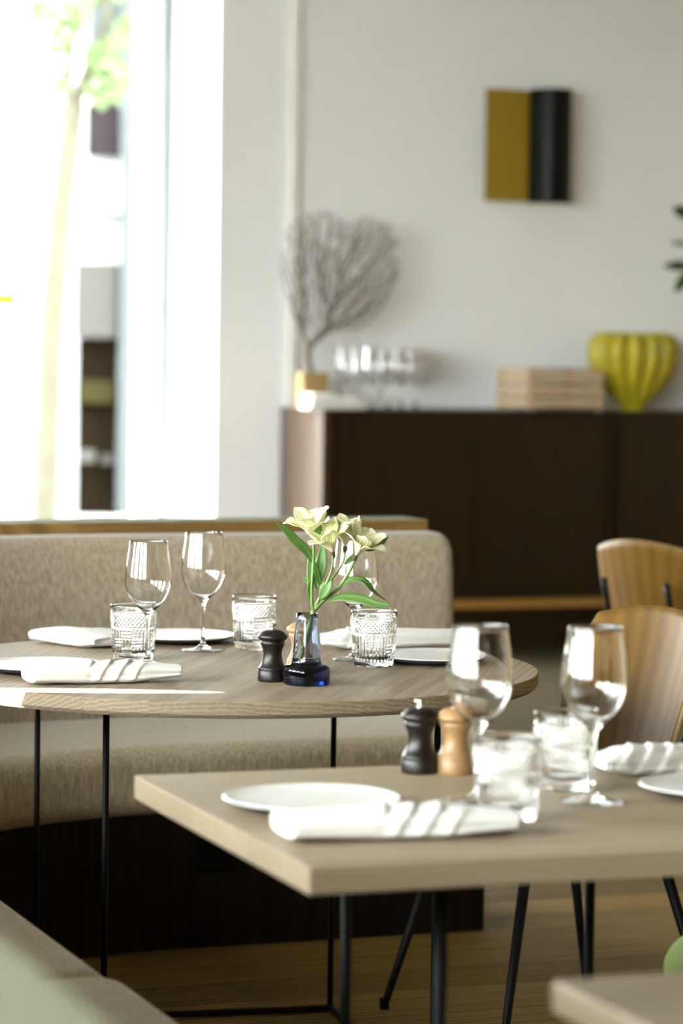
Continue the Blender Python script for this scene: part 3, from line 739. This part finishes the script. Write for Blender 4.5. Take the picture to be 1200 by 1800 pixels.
# ================================================================== BANQUETTE (L shaped booth, rounded corner)
BTOP = 0.842
UI, VI = 0.60, 6.26          # back cushion inner face lines
CR = 1.25                    # corner radius of that line
CU, CV = UI+CR, VI-CR
def bpath(off, v_start=0.9, u_end=2.64, n_arc=36, n_s=24):
    """offset off>0 = away from the sitter (behind)"""
    pts = []
    for i in range(n_s): pts.append((UI-off, lerp(v_start, CV, i/n_s)))
    for i in range(n_arc):
        a = PI-(PI/2)*i/n_arc; pts.append((CU+(CR+off)*math.cos(a), CV+(CR+off)*math.sin(a)))
    for i in range(n_s+1): pts.append((lerp(CU, u_end, i/n_s), VI+off))
    return pts
def sweep(bm, prof, v_start=0.9, u_end=2.64, shrink=0.02, seg=(24, 36), capped=True):
    """prof: closed list of (off,z); ends rounded by shrinking"""
    lines = [bpath(o_, v_start, u_end, seg[1], seg[0]) for o_, z in prof]
    n = len(lines[0]); m_ = len(prof)
    oc = sum(p[0] for p in prof)/m_; zc = sum(p[1] for p in prof)/m_
    rings = []
    cl = bpath(oc, v_start, u_end, seg[1], seg[0])
    for i in range(n):
        rings.append([bm.verts.new((lines[k][i][0], lines[k][i][1], prof[k][1])) for k in range(m_)])
    if shrink:
        def endround(ring, axis, sgn):
            out = []
            for st_ in range(1, 6):
                a = st_/5*PI/2; s = 1; ins = shrink*(1-math.cos(a)); push = shrink*math.sin(a)
                vs = []
                for v in ring:
                    c = v.co.copy(); 
                    return_c = Vector((cx_, cy_, zc))
                    d = c-return_c; L_ = d.length
                    d2 = d*(max(0, L_-ins)/L_); p = return_c+d2
                    if axis == 0: p.x = c.x+sgn*push
                    else: p.y = c.y+sgn*push
                    vs.append(bm.verts.new(p))
                out.append(vs)
            return out
        cx_, cy_ = cl[0]; s0 = endround(rings[0], 1, -1)
        cx_, cy_ = cl[-1]; s1 = endround(rings[-1], 0, 1)
        rings = s0[::-1]+rings+s1
    for a, b in zip(rings[:-1], rings[1:]):
        for k in range(m_):
            j = (k+1) % m_; bm.faces.new((a[k], a[j], b[j], b[k]))
    bm.faces.new(rings[0][::-1]); bm.faces.new(rings[-1])
    bmesh.ops.recalc_face_normals(bm, faces=bm.faces)
def rprof(o0, o1, z0, z1, rad_, n=6, lean=0.0, bulge=0.0):
    """rounded rectangle in (off,z), lean adds to off with height"""
    out = []
    for (cx, cz, a0) in ((o1-rad_, z1-rad_, 0), (o0+rad_, z1-rad_, 90), (o0+rad_, z0+rad_, 180), (o1-rad_, z0+rad_, 270)):
        for i in range(n+1):
            a = R(a0+90*i/n); out.append((cx+rad_*math.cos(a), cz+rad_*math.sin(a)))
    # subdivide long sides with bulge
    res = []
    for i, p in enumerate(out):
        q_ = out[(i+1) % len(out)]; res.append(p)
        if math.hypot(p[0]-q_[0], p[1]-q_[1]) > 0.05:
            for k in range(1, 5): res.append((lerp(p[0], q_[0], k/5), lerp(p[1], q_[1], k/5)))
    mz = (z0+z1)/2
    return [(o_+lean*(z-z0)/(z1-z0) - (bulge*(1-((z-mz)/((z1-z0)/2))**2) if o_ < (o0+o1)/2 else 0), z) for o_, z in res]
bq = thing('banquette', 'curved booth banquette in woven beige fabric with oak ledge around the round table', 'banquette', (0, 0, 0), PHI)
bm = bmesh.new(); sweep(bm, rprof(-0.02, 0.085, 0.40, BTOP, 0.032, lean=0.05, bulge=0.012), shrink=0.03, v_start=3.35)
obj('back_cushion', bm, M_fab, bq)
# near seat cushion: only the straight run
bm = bmesh.new()
pf_ = rprof(-0.50, 0.10, 0.285, 0.437, 0.045, n=8)
rings = []; m_ = len(pf_); oc = sum(p[0] for p in pf_)/m_; zc = sum(p[1] for p in pf_)/m_
vs_l = [(0.95, 0.03), (0.957, 0.015), (0.965, 0.006), (0.98, 0)]+[(lerp(0.98, 3.63, i/10), 0) for i in range(1, 11)]+[(3.655, .006), (3.668, .015), (3.675, .03)]
for v, ins in vs_l:
    rg = []
    for o_, z in pf_:
        d = math.hypot(o_-oc, z-zc); f = (d-ins)/d; rg.append(bm.verts.new((UI-(oc+(o_-oc)*f), v, zc+(z-zc)*f)))
    rings.append(rg)
for a, b in zip(rings[:-1], rings[1:]):
    for k in range(m_): bm.faces.new((a[k], a[(k+1) % m_], b[(k+1) % m_], b[k]))
bm.faces.new(rings[0]); bm.faces.new(rings[-1][::-1]); bmesh.ops.recalc_face_normals(bm, faces=bm.faces)
obj('seat_cushion', bm, M_fabseat, bq)
bm = bmesh.new(); sweep(bm, rprof(-0.49, 0.03, 0.285, 0.435, 0.045, n=8), shrink=0.03, v_start=3.71, u_end=2.56)
obj('seat_cushion', bm, M_fabseat, bq)
bm = bmesh.new(); sweep(bm, [(-0.475, 0.0), (-0.475, 0.285), (0.275, 0.285), (0.275, 0.0)], shrink=0, u_end=2.545)
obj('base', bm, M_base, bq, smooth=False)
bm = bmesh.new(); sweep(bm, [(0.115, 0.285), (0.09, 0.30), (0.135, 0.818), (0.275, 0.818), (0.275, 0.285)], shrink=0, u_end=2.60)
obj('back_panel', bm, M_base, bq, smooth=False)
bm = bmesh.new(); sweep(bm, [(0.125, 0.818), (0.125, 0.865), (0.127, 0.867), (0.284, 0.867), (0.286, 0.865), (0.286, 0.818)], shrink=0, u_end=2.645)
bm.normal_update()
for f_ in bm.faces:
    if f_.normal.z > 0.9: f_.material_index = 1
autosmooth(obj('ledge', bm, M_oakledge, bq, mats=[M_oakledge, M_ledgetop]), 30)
# socket plate in the base
q = onv(375, 1497, VI-0.475); uu = UV(q)[0]
bm = bmesh.new(); box(bm, uu-0.042, uu+0.042, VI-0.475-0.012, VI-0.4745, q.z-0.04, q.z+0.035)
bevel(obj('socket_plate', bm, M_rubber, bq, smooth=False), .003)

# ================================================================== ROUND TABLE
RC = Vector((-0.351*0.557, 9.214*0.557, 0)); RR = 0.984*0.557; TT = 0.027
rt = thing('round_table', 'round pale oak dining table on thin black rod legs in front of the banquette', 'table', RC, PHI)
bm = bmesh.new(); b_ = .0018
lathe(bm, [(0, TH-TT), (RR-.006, TH-TT), (RR-b_, TH-TT+.004), (RR, TH-TT+.007), (RR, TH-b_), (RR-.0007, TH-.0007), (RR-b_, TH), (RR*.5, TH), (0, TH)], 160)
autosmooth(obj('tabletop', bm, M_oakr, rt), 25)
inv = Matrix.Rotation(-PHI, 3, 'Z')
legs = [Vector((-0.383, 4.76, 0)), Vector((0.168, 4.89, 0)), Vector((-0.009, 5.50, 0)), Vector((-0.56, 5.37, 0))]
lg = [inv @ (p-RC) for p in legs]
for p in lg:
    bm = bmesh.new(); tube(bm, [(p.x, p.y, 0.006), (p.x, p.y, TH-TT-.003)], 0.0055, 12); obj('leg', bm, M_black, rt)
for i in range(4):
    a, b = lg[i], lg[(i+1) % 4]
    bm = bmesh.new(); tube(bm, [(a.x, a.y, 0.0075), (b.x, b.y, 0.0075)], 0.0065, 10); obj('floor_bar', bm, M_black, rt)
    bm = bmesh.new(); tube(bm, [(a.x, a.y, TH-TT-.006), (b.x, b.y, TH-TT-.006)], 0.0055, 10); obj('top_bar', bm, M_black, rt)

# ================================================================== SQUARE TABLE
pn = onz(544, 1524.6, TH); plf = onz(253, 1362, TH)
un, vn_ = UV(pn); ul_, vl_ = UV(plf)
SU = 0.80; SV = (vl_-vn_)
ang = PHI+math.atan2(-(ul_-un), vl_-vn_)*0.5
T2 = 0.031
fr_ = (W(1, 0)-W(0, 0))
st_ = thing('square_table', 'square pale oak dining table in the foreground on black steel legs', 'table', pn*1, ang)
st_.location = (pn.x, pn.y, 0)
bm = bmesh.new(); box(bm, 0, SU, 0, SV, TH-T2, TH); bevel(obj('tabletop', bm, M_oak, st_, smooth=False), .0015, 2)
iv = Matrix.Rotation(-ang, 3, 'Z')
def loc2(u, v): return iv @ (W(u, v)-Vector((pn.x, pn.y, 0)))
lgs = [loc2(*UV(onz(775, 1600, 0.6))) for _ in range(1)]
def at_px(px, v): 
    d = ray(px, 1650); d = Vector((d.x, d.y, 0)); return iv @ (d*(v/d.dot(E2))-Vector((pn.x, pn.y, 0)))
l_nl, l_fl, l_fr = at_px(775, vn_+.10), at_px(608, vn_+.58), at_px(1035, vn_+.58); l_nr = l_nl+(l_fr-l_fl)
for p in (l_nl, l_fl, l_fr, l_nr):
    bm = bmesh.new(); tube(bm, [(p.x, p.y, 0), (p.x, p.y, TH-T2)], 0.0072, 14); obj('leg', bm, M_black, st_)
q4 = [l_nl, l_fl, l_fr, l_nr]
for i in range(4):
    a, b = q4[i], q4[(i+1) % 4]
    bm = bmesh.new(); tube(bm, [(a.x, a.y, 0.008), (b.x, b.y, 0.008)], 0.007, 10); obj('floor_bar', bm, M_black, st_)
    bm = bmesh.new(); tube(bm, [(a.x, a.y, TH-T2-.005), (b.x, b.y, TH-T2-.005)], 0.005, 10); obj('top_bar', bm, M_black, st_)

# near table corner, bottom right
pk = onz(968, 1722, TH)
nt2 = thing('near_table', 'pale wooden table corner, out of focus at the bottom right', 'table', (pk.x, pk.y, 0), PHI)
M_near = wood('near_table_wood', (0.16, 0.115, 0.07), (0.23, 0.175, 0.115), 0.4, ring=30)
bm = bmesh.new(); box(bm, 0, SU, -SV, 0, TH-T2, TH); bevel(obj('tabletop', bm, M_near, nt2, smooth=False), .006, 4)
for x in (0.2, 0.6):
    for y in (-0.58, -0.1):
        bm = bmesh.new(); tube(bm, [(x, y, 0), (x, y, TH-T2)], 0.0072, 12); obj('leg', bm, M_black, nt2)

# ================================================================== CHAIRS
def make_chair(label, loc, fwd, rec=14, upholstered=None):
    """local +Y = the way the sitter faces"""
    rz = math.atan2(-fwd[0], fwd[1])
    t = thing('dining_chair', label, 'chair', loc, rz)
    sm = upholstered or M_ply
    # seat
    bm = bmesh.new(); nx, ny = 16, 16; th = 0.012 if not upholstered else 0.055
    def seat_pt(i, j):
        x = -1+2*i/nx; y = -1+2*j/ny
        # squircle map
        xs = x*math.sqrt(1-.28*y*y); ys = y*math.sqrt(1-.28*x*x)
        z = 0.45-0.010*(1-x*x)*(1-y*y)+0.012*max(0, -y)**2 - 0.016*max(0, y)**3
        return (xs*.215*(1+.05*y), ys*.205, z)
    top = [[bm.verts.new(seat_pt(i, j)) for j in range(ny+1)] for i in range(nx+1)]
    for i in range(nx):
        for j in range(ny): bm.faces.new((top[i][j], top[i+1][j], top[i+1][j+1], top[i][j+1]))
    o = obj('seat', bm, sm, t); s_ = o.modifiers.new('s', 'SOLIDIFY'); s_.thickness = th; s_.offset = -1
    bevel(o, .018 if upholstered else .003, 4)
    # back shell
    bm = bmesh.new(); nx, nz = 24, 18; Wb, Hb = 0.215, 0.18; zc = 0.605 
    tr_ = math.tan(R(rec))
    def back_pt(i, j):
        x = -1+2*i/nx; z = -1+2*j/nz
        k = .27
        xs = x*math.sqrt(1-k*z*z); zs = z*math.sqrt(1-k*x*x)
        xw = xs*Wb*(1+.03*zs); zz_ = zc+zs*Hb*1.0
        yb = -0.15-(zz_-0.45)*tr_-0.045*(1-(xs)**2)+0.045
        return (xw, yb-0.0, zz_)
    g = [[bm.verts.new(back_pt(i, j)) for j in range(nz+1)] for i in range(nx+1)]
    for i in range(nx):
        for j in range(nz): bm.faces.new((g[i][j], g[i+1][j], g[i+1][j+1], g[i][j+1]))
    o = obj('backrest', bm, sm, t, mats=[sm, M_plyedge if not upholstered else sm]); s_ = o.modifiers.new('s', 'SOLIDIFY'); s_.thickness = 0.011 if not upholstered else .03; s_.offset = 0; s_.material_offset_rim = 1
    # steel: two back posts, seat frame, four tapered splayed legs
    for sx_ in (-1, 1):
        yb0 = -0.20-0.16*tr_-0.022
        bm = bmesh.new(); tube(bm, smoothpath([(sx_*.11, -.05, .425), (sx_*.115, -.13, .425), (sx_*.118, -.172, .46), (sx_*.12, -.185-.10*tr_, .53), (sx_*.12, -.193-.20*tr_, .68)], 20), 0.0085, 10); obj('back_post', bm, M_black, t)
    for yy in (.12, -.12): bm = bmesh.new(); tube(bm, [(-.15, yy, .428), (.15, yy, .428)], .008, 8); obj('seat_frame', bm, M_black, t)
    for sx_ in (-1, 1):
        for sy_ in (-1, 1):
            bm = bmesh.new(); a = Vector((sx_*.15, sy_*.12, .432)); b = Vector((sx_*.235, sy_*.225, .006))
            tube(bm, [a, b.lerp(a, .04), b], [.0125, .0075, .0075], 12); l_ = obj('leg', bm, M_black, t)
            bm = bmesh.new(); tube(bm, [b+Vector((0, 0, .014)), b-Vector((0, 0, .006))], .0095, 10); obj('foot_cap', bm, M_rubber, l_)
    return t
make_chair('walnut plywood chair facing left towards the round table, black steel legs', (0.40, 5.42, 0), (-.90, -.43), 17)
make_chair('walnut plywood chair farther back, seen from behind in front of the sideboard', (0.965, 7.68, 0), (.80, .60), 16)
pg = onz(1162, 1694, .43)
gc = make_chair('lime green upholstered chair, only its seat edge showing at the right edge', (pg.x+.215, pg.y+0.05, 0), (-.98, .2), 14, M_green)

# ================================================================== TABLE SETTING
def ontop(px, py): return onz(px, py, TH)
wine_glass('wine_glass', 'wine glass on the round table standing behind the left rolled napkin', ontop(259, 1170))
g0 = [o for o in bpy.data.objects if o.name.startswith('wine_glass')][-1]
base_g = next(o for o in COL.objects if o.get('label', '').startswith('wine glass on the round table standing behind'))
dup(base_g, ontop(356, 1144), .3, 'wine glass on the round table beside the far white plate')
dup(base_g, ontop(622, 1161), .9, 'wine glass on the round table half hidden behind the flowers')
dup(base_g, ontop(839, 1409), .2, 'left wine glass on the square table, in front of the salt mill')
dup(base_g, ontop(1040, 1411), .6, 'right wine glass on the square table, in front of the plywood chair')
base_t = make_tumbler('cut glass tumbler at the left of the round table, beside the left wine glass', ontop(234, 1159), R(-60))
dup(base_t, ontop(446, 1140), R(150), 'cut glass tumbler on the round table behind the dark pepper mill')
dup(base_t, ontop(656, 1170), R(215), 'cut glass tumbler on the round table right of the blue vase')
dup(base_t, ontop(890, 1438), R(200), 'nearest cut glass tumbler, at the front of the square table')
dup(base_t, ontop(993, 1386), R(20), 'cut glass tumbler on the square table beneath the right wine glass')
make_mill('dark wood pepper mill beside the blue vase on the round table', ontop(478, 1197), M_millD)
make_mill('pale wood salt mill half hidden behind the blue vase', ontop(528, 1182), M_millL)
make_mill('dark wood pepper mill on the square table', ontop(737, 1358), M_millD)
make_mill('pale wood salt mill on the square table beside the dark mill', ontop(799, 1359), M_millL)
make_plate('white plate at the left edge of the round table, beneath the rolled napkin', ontop(70, 1180))
make_plate('white plate on the far side of the round table by the wine glass', ontop(313, 1127))
make_plate('white plate at the right side of the round table', ontop(755, 1163))
make_plate('large white plate at the near left corner of the square table', ontop(548, 1420))
make_plate('white plate cut by the right edge on the square table', ontop(1272, 1397))
def nap(label, a, b, **kw):
    A, B = ontop(*a), ontop(*b); c = (A+B)/2; d = B-A
    return make_napkin(label, c, math.atan2(d.y, d.x), Ln=d.length, **kw)
nap('rolled white napkin on the round table in front of the left plate', (50, 1203), (314, 1196), wd=.065, ht=.031, seed=1)
nap('folded white napkin at the far left of the round table', (90, 1126), (203, 1140), wd=.12, ht=.026, fold=(.55, .85), seed=4)
nap('rolled white napkin at the far right of the round table', (800, 1137), (566, 1141), wd=.06, ht=.034, fold=(.62, .86), seed=7)
nap('rolled white napkin at the near corner of the square table', (497, 1475), (900, 1463), wd=.085, ht=.030, fold=(.42, .74), seed=2)
nap('white napkin at the right side of the square table', (1330, 1352), (1054, 1362), wd=.075, ht=.033, fold=(.55, .88), seed=9)
def fk(label, a, b, z):
    A, B = ontop(*a), ontop(*b); d = A-B; return make_fork(label, (A+B)/2, math.atan2(d.y, d.x), 0, z)
fk('steel fork tucked into the left rolled napkin on the round table', (150, 1199), (230, 1197), .020)
fk('steel fork tucked into the nearest napkin on the square table', (610, 1469), (780, 1463), .019)
fk('steel fork tucked into the napkin at the right of the square table', (1280, 1354), (1130, 1358), .021)

# ------------------------------------------------------------------ vase
pv = ontop(538, 1203)
vz = thing('bud_vase', 'blue glass bud vase on the round table holding the flowers', 'vase', pv, 0)
vo = [(0, 0), (0.034, 0), (0.0375, 0.0012), (0.0392, 0.004), (0.0396, 0.012), (0.0396, 0.024), (0.0385, 0.029), (0.035, 0.0325), (0.028, 0.0345), (0.0250, 0.0362), (0.0243, 0.040), (0.0235, 0.05), (0.0213, 0.08), (0.0186, 0.1105), (0.0182, 0.1195), (0.0176, 0.120)]
vi = [(0.0170, 0.1195), (0.0173, 0.1105), (0.0198, 0.08), (0.0219, 0.05), (0.0228, 0.038), (0.021, 0.034), (0.012, 0.0325), (0, 0.032)]
bm = bmesh.new(); lathe(bm, vo+vi, 96); autosmooth(obj('glass_body', bm, M_vase, vz), 60)

# ------------------------------------------------------------------ flowers
M_petal, nt_p, b_p = new_mat('alstroemeria_petal')
at_ = N(nt_p, 'ShaderNodeVertexColor', layer_name='petal'); L(nt_p, at_.outputs[0], b_p.inputs['Base Color'])
b_p.inputs['Roughness'].default_value = .55; b_p.inputs['Subsurface Weight'].default_value = .25; b_p.inputs['Subsurface Radius'].default_value = (.01, .01, .006)
tr1 = N(nt_p, 'ShaderNodeBsdfTranslucent'); L(nt_p, at_.outputs[0], tr1.inputs[0]); mxs = N(nt_p, 'ShaderNodeMixShader'); mxs.inputs[0].default_value = .35
L(nt_p, b_p.outputs[0], mxs.inputs[1]); L(nt_p, tr1.outputs[0], mxs.inputs[2]); L(nt_p, mxs.outputs[0], nt_p.nodes['Material Output'].inputs[0])
M_gstem = simple('green_stem', (0.11, 0.19, 0.035), .45, noise=.2, nscale=60)
M_gleaf, nt_l, b_l = new_mat('flower_leaf')
cl_ = N(nt_l, 'ShaderNodeTexCoord'); nz_ = N(nt_l, 'ShaderNodeTexNoise'); nz_.inputs['Scale'].default_value = 40; L(nt_l, cl_.outputs['Object'], nz_.inputs['Vector'])
mx_ = N(nt_l, 'ShaderNodeMixRGB'); mx_.inputs[1].default_value = (.055, .14, .02, 1); mx_.inputs[2].default_value = (.15, .28, .06, 1); L(nt_l, nz_.outputs['Fac'], mx_.inputs[0])
L(nt_l, mx_.outputs[0], b_l.inputs['Base Color']); b_l.inputs['Roughness'].default_value = .42
tr2 = N(nt_l, 'ShaderNodeBsdfTranslucent'); L(nt_l, mx_.outputs[0], tr2.inputs[0]); mxl = N(nt_l, 'ShaderNodeMixShader'); mxl.inputs[0].default_value = .3
L(nt_l, b_l.outputs[0], mxl.inputs[1]); L(nt_l, tr2.outputs[0], mxl.inputs[2]); L(nt_l, mxl.outputs[0], nt_l.nodes['Material Output'].inputs[0])
M_calyx = simple('dark_calyx', (.055, .03, .018), .6, noise=.2)
YF = pv.y
fb = thing('alstroemeria_spray', 'pale yellow alstroemeria stem with four open blooms in the blue vase', 'flower', pv+Vector((0, 0, .0)), 0)
def fp(px, py, dy=0.0): return ony(px, py, YF+dy)-pv
bm = bmesh.new(); tube(bm, smoothpath([fp(526, 1172, .004), fp(535, 1130, .0), fp(545, 1095, .0), fp(551, 1073, 0)], 20), [lerp(.0034, .0040, i/20) for i in range(21)], 10); obj('main_stem', bm, M_gstem, fb)
stems = [([(551, 1074, 0), (548, 1058, -.002), (548, 1030, -.004), (550, 1000, -.004), (551, 965, -.004), (549, 945, -.002)], .0028, .0020),
         ([(551, 1073, 0), (560, 1055, 0), (574, 1025, -.008), (583, 1000, -.012), (585, 972, -.014)], .0032, .0016),
         ([(562, 1052, .003), (580, 1022, .010), (596, 1000, .014), (605, 982, .014), (606, 958, .012)], .0020, .0014),
         ([(553, 1071, 0), (572, 1052, .002), (596, 1032, .0), (612, 1008, -.006), (623, 985, -.010), (627, 974, -.012)], .0038, .0017)]
for pts, r0, r1 in stems:
    bm = bmesh.new(); q = smoothpath([fp(*p) for p in pts], 24); tube(bm, q, [lerp(r0, r1, i/24) for i in range(25)], 8); obj('stem', bm, M_gstem, fb)
CREAM = Vector((.90, .90, .56)); CRM2 = Vector((.93, .91, .74)); PINK = Vector((.78, .50, .36)); GREENT = Vector((.28, .44, .08)); STRK = Vector((.40, .40, .04))
def petal(bm, vc, base, axis, out, ln, w, flare, streak=False, tipg=True, ruf=.10, seed=0, curl=0.35):
    """axis = flower axis, out = radial direction; petal runs along the axis then flares outwards"""
    axis = axis.normalized(); out = (out-axis*out.dot(axis)).normalized(); side = axis.cross(out).normalized()
    nu, nv = 20, 14; grid = []
    for i in range(nu+1):
        t = i/nu
        ang_ = flare*(0.25+0.95*t**1.1)
        # integrate the centre line
        if i == 0: c = base+out*.002; 
        else: c = c+(axis*math.cos(ang_)+out*math.sin(ang_))*(ln/nu)
        tn = axis*math.cos(ang_)+out*math.sin(ang_); nr = side.cross(tn)
        sh = 0.07*(1-t)+0.04+0.92*max(0, math.sin(PI*min(1, t**1.45*.985)))**.85
        row = []
        for j in range(nv+1):
            s = -1+2*j/nv
            rf = ruf*w*abs(s)**2*math.sin(t*17+seed+s*2)*t
            cup = w*sh*curl*(s*s)*(1-.55*t)
            notch = -ln*.035*math.exp(-(s/.25)**2)*(1 if t > .93 else 0) + ln*.045*math.exp(-(s/.18)**2)*(1 if t > .97 else 0)
            p = c+side*(s*w*sh)-nr*(-1)*(-cup)+nr*0+tn*(notch+ruf*.25*w*math.sin(s*9+seed)*(t > .85))+nr*rf
            v = bm.verts.new(p)
            col = CREAM.lerp(CRM2, min(1, t*1.1))
            col = col.lerp(PINK, max(0, .75-t*1.9)*(1-.3*abs(s)))
            col = col.lerp(CREAM*1.02, .2)
            if tipg: col = col.lerp(GREENT, .75*math.exp(-(s/.22)**2)*max(0, t-.35)/.65)
            if streak:
                k = abs(math.sin(s*13))**6
                col = col.lerp(STRK, .8*k*(1 if .3 < t < .88 else 0))
            vc[v] = col; row.append(v)
        grid.append(row)
    for i in range(nu):
        for j in range(nv): bm.faces.new((grid[i][j], grid[i+1][j], grid[i+1][j+1], grid[i][j+1]))
def paint(o, cols):
    ca = o.data.color_attributes.new('petal', 'FLOAT_COLOR', 'POINT')
    for i, c in enumerate(cols): ca.data[i].color = (c[0], c[1], c[2], 1)
def flower(base_px, tip_dir, size, roll, dy, spread=1.0):
    """tip_dir: px direction and depth of the axis"""
    base_ = fp(base_px[0], base_px[1], dy)
    ax = (RT*tip_dir[0]-UP*tip_dir[1]+Vector((0, 1, 0))*tip_dir[2]).normalized()
    b0 = base_-ax*.006
    bm = bmesh.new(); tube(bm, smoothpath([b0-ax*.003, b0+ax*.002, b0+ax*.007, b0+ax*.011], 8), [.0016, .0024, .0032, .0036, .0037, .0034, .003, .0026, .0022], 12)
    cal = obj('calyx', bm, M_calyx, fb)
    ref = ax.orthogonal().normalized(); ref2 = ax.cross(ref)
    for k in range(6):
        a = roll+k*PI/3; out = ref*math.cos(a)+ref2*math.sin(a)
        inner = k % 2 == 1
        bm = bmesh.new(); vc = {}
        petal(bm, vc, b0+ax*.008, ax, out, size*(1.0 if not inner else 1.02), size*(.37 if not inner else .26), spread*(.95 if not inner else .65), streak=inner, tipg=not inner, seed=k*1.7+base_px[0], ruf=.10)
        bm.verts.index_update(); cols = [vc[v] for v in bm.verts]
        o = obj('petal', bm, M_petal, cal); paint(o, cols)
        s_ = o.modifiers.new('s', 'SOLIDIFY'); s_.thickness = .0003
    for k in range(5):
        a = roll+k*1.3; out = ref*math.cos(a)+ref2*math.sin(a)
        bm = bmesh.new(); tube(bm, smoothpath([b0+ax*.008, b0+ax*size*.5+out*.002, b0+ax*size*.85+out*.006], 8), .00045, 5); obj('stamen', bm, M_petal_s, cal)
M_petal_s = simple('stamen', (.75, .72, .40), .6, noise=.05)
flower((550, 948), (-.16, -1, -.35), .060, .4, -.002, 1.25)
flower((585, 972), (-.35, -1, -.45), .058, 1.1, -.014, 1.15)
flower((606, 962), (.02, -1, -.15), .056, .1, .012, .85)
flower((625, 978), (.42, -.85, -.35), .060, .75, -.012, 1.25)
def blade(pts, w, nrm=(0, -1, .25), twist=0.0, fold=.25):
    q = smoothpath([fp(*p) for p in pts], 22); bm = bmesh.new(); rows = []
    for i, c in enumerate(q):
        t = i/22; tn = (q[min(i+1, 22)]-q[max(i-1, 0)]).normalized()
        nv_ = Vector(nrm).normalized(); nv_ = Matrix.Rotation(twist*t, 3, tn) @ nv_
        side = tn.cross(nv_).normalized(); up = side.cross(tn)
        ww = w*(math.sin(PI*min(1, .04+t*.96))**.8)
        if i == 22: ww = .0002
        rows.append([bm.verts.new(c+side*s*ww+up*abs(s)*ww*fold) for s in (-1, -.5, 0, .5, 1)])
    for a, b in zip(rows[:-1], rows[1:]):
        for k in range(4): bm.faces.new((a[k], a[k+1], b[k+1], b[k]))
    o = obj('leaf', bm, M_gleaf, fb); s_ = o.modifiers.new('s', 'SOLIDIFY'); s_.thickness = .0004
blade([(548, 988, -.003), (538, 968, -.008), (518, 950, -.014), (502, 932, -.016), (485, 918, -.014)], .0088, twist=.6)
blade([(547, 1045, .004), (545, 1015, .008), (546, 985, .012), (550, 955, .012)], .0060)
blade([(556, 1035, .002), (562, 1005, .004), (566, 980, .006), (568, 952, .012)], .0105, twist=-.4)
blade([(551, 1070, .002), (546, 1050, .002), (545, 1030, .0), (556, 1000, -.006), (563, 965, -.010)], .0050, twist=.5)
blade([(562, 1053, -.004), (570, 1040, -.008), (576, 1028, -.01), (582, 1018, -.01)], .0105, twist=-.5)
blade([(568, 1038, .004), (560, 1018, -.002), (555, 998, -.008), (552, 985, -.01)], .0042, twist=.3)
blade([(551, 1032, .004), (543, 1024, .008), (536, 1018, .01), (532, 1016, .01)], .0042)
blade([(550, 955, -.010), (554, 940, -.014), (560, 930, -.016), (563, 918, -.014)], .0055, twist=.6)
blade([(602, 1028, -.003), (620, 1018, -.012), (640, 1022, -.018), (658, 1042, -.02), (682, 1058, -.016)], .0070, nrm=(0, -.75, .65), twist=-.7)
blade([(574, 1058, .0), (600, 1050, -.01), (635, 1054, -.02), (662, 1062, -.026), (688, 1064, -.028)], .0085, nrm=(0, -.8, .6), twist=.3)
blade([(604, 992, .012), (614, 985, .016), (622, 978, .018), (632, 974, .018)], .0045)
blade([(640, 968, .006), (655, 965, .012), (670, 956, .018), (683, 942, .02)], .0048, nrm=(0, -.8, .6))

# ------------------------------------------------------------------ groups of repeated things
GROUPS = {'wine_glass': 'wine glasses set on the dining tables', 'cut_glass_tumbler': 'cut glass tumblers on the dining tables',
          'side_plate': 'white plates on the dining tables', 'linen_napkin': 'white linen napkins beside the plates',
          'dinner_fork': 'steel forks tucked into the napkins', 'pepper_mill': 'dark wood pepper mills', 'salt_mill': 'pale wood salt mills',
          'dining_chair': 'dining chairs around the tables'}
for o in COL.objects:
    if o.get('label') and not o.get('group') and o.name.split('.')[0] in GROUPS: o['group'] = GROUPS[o.name.split('.')[0]]
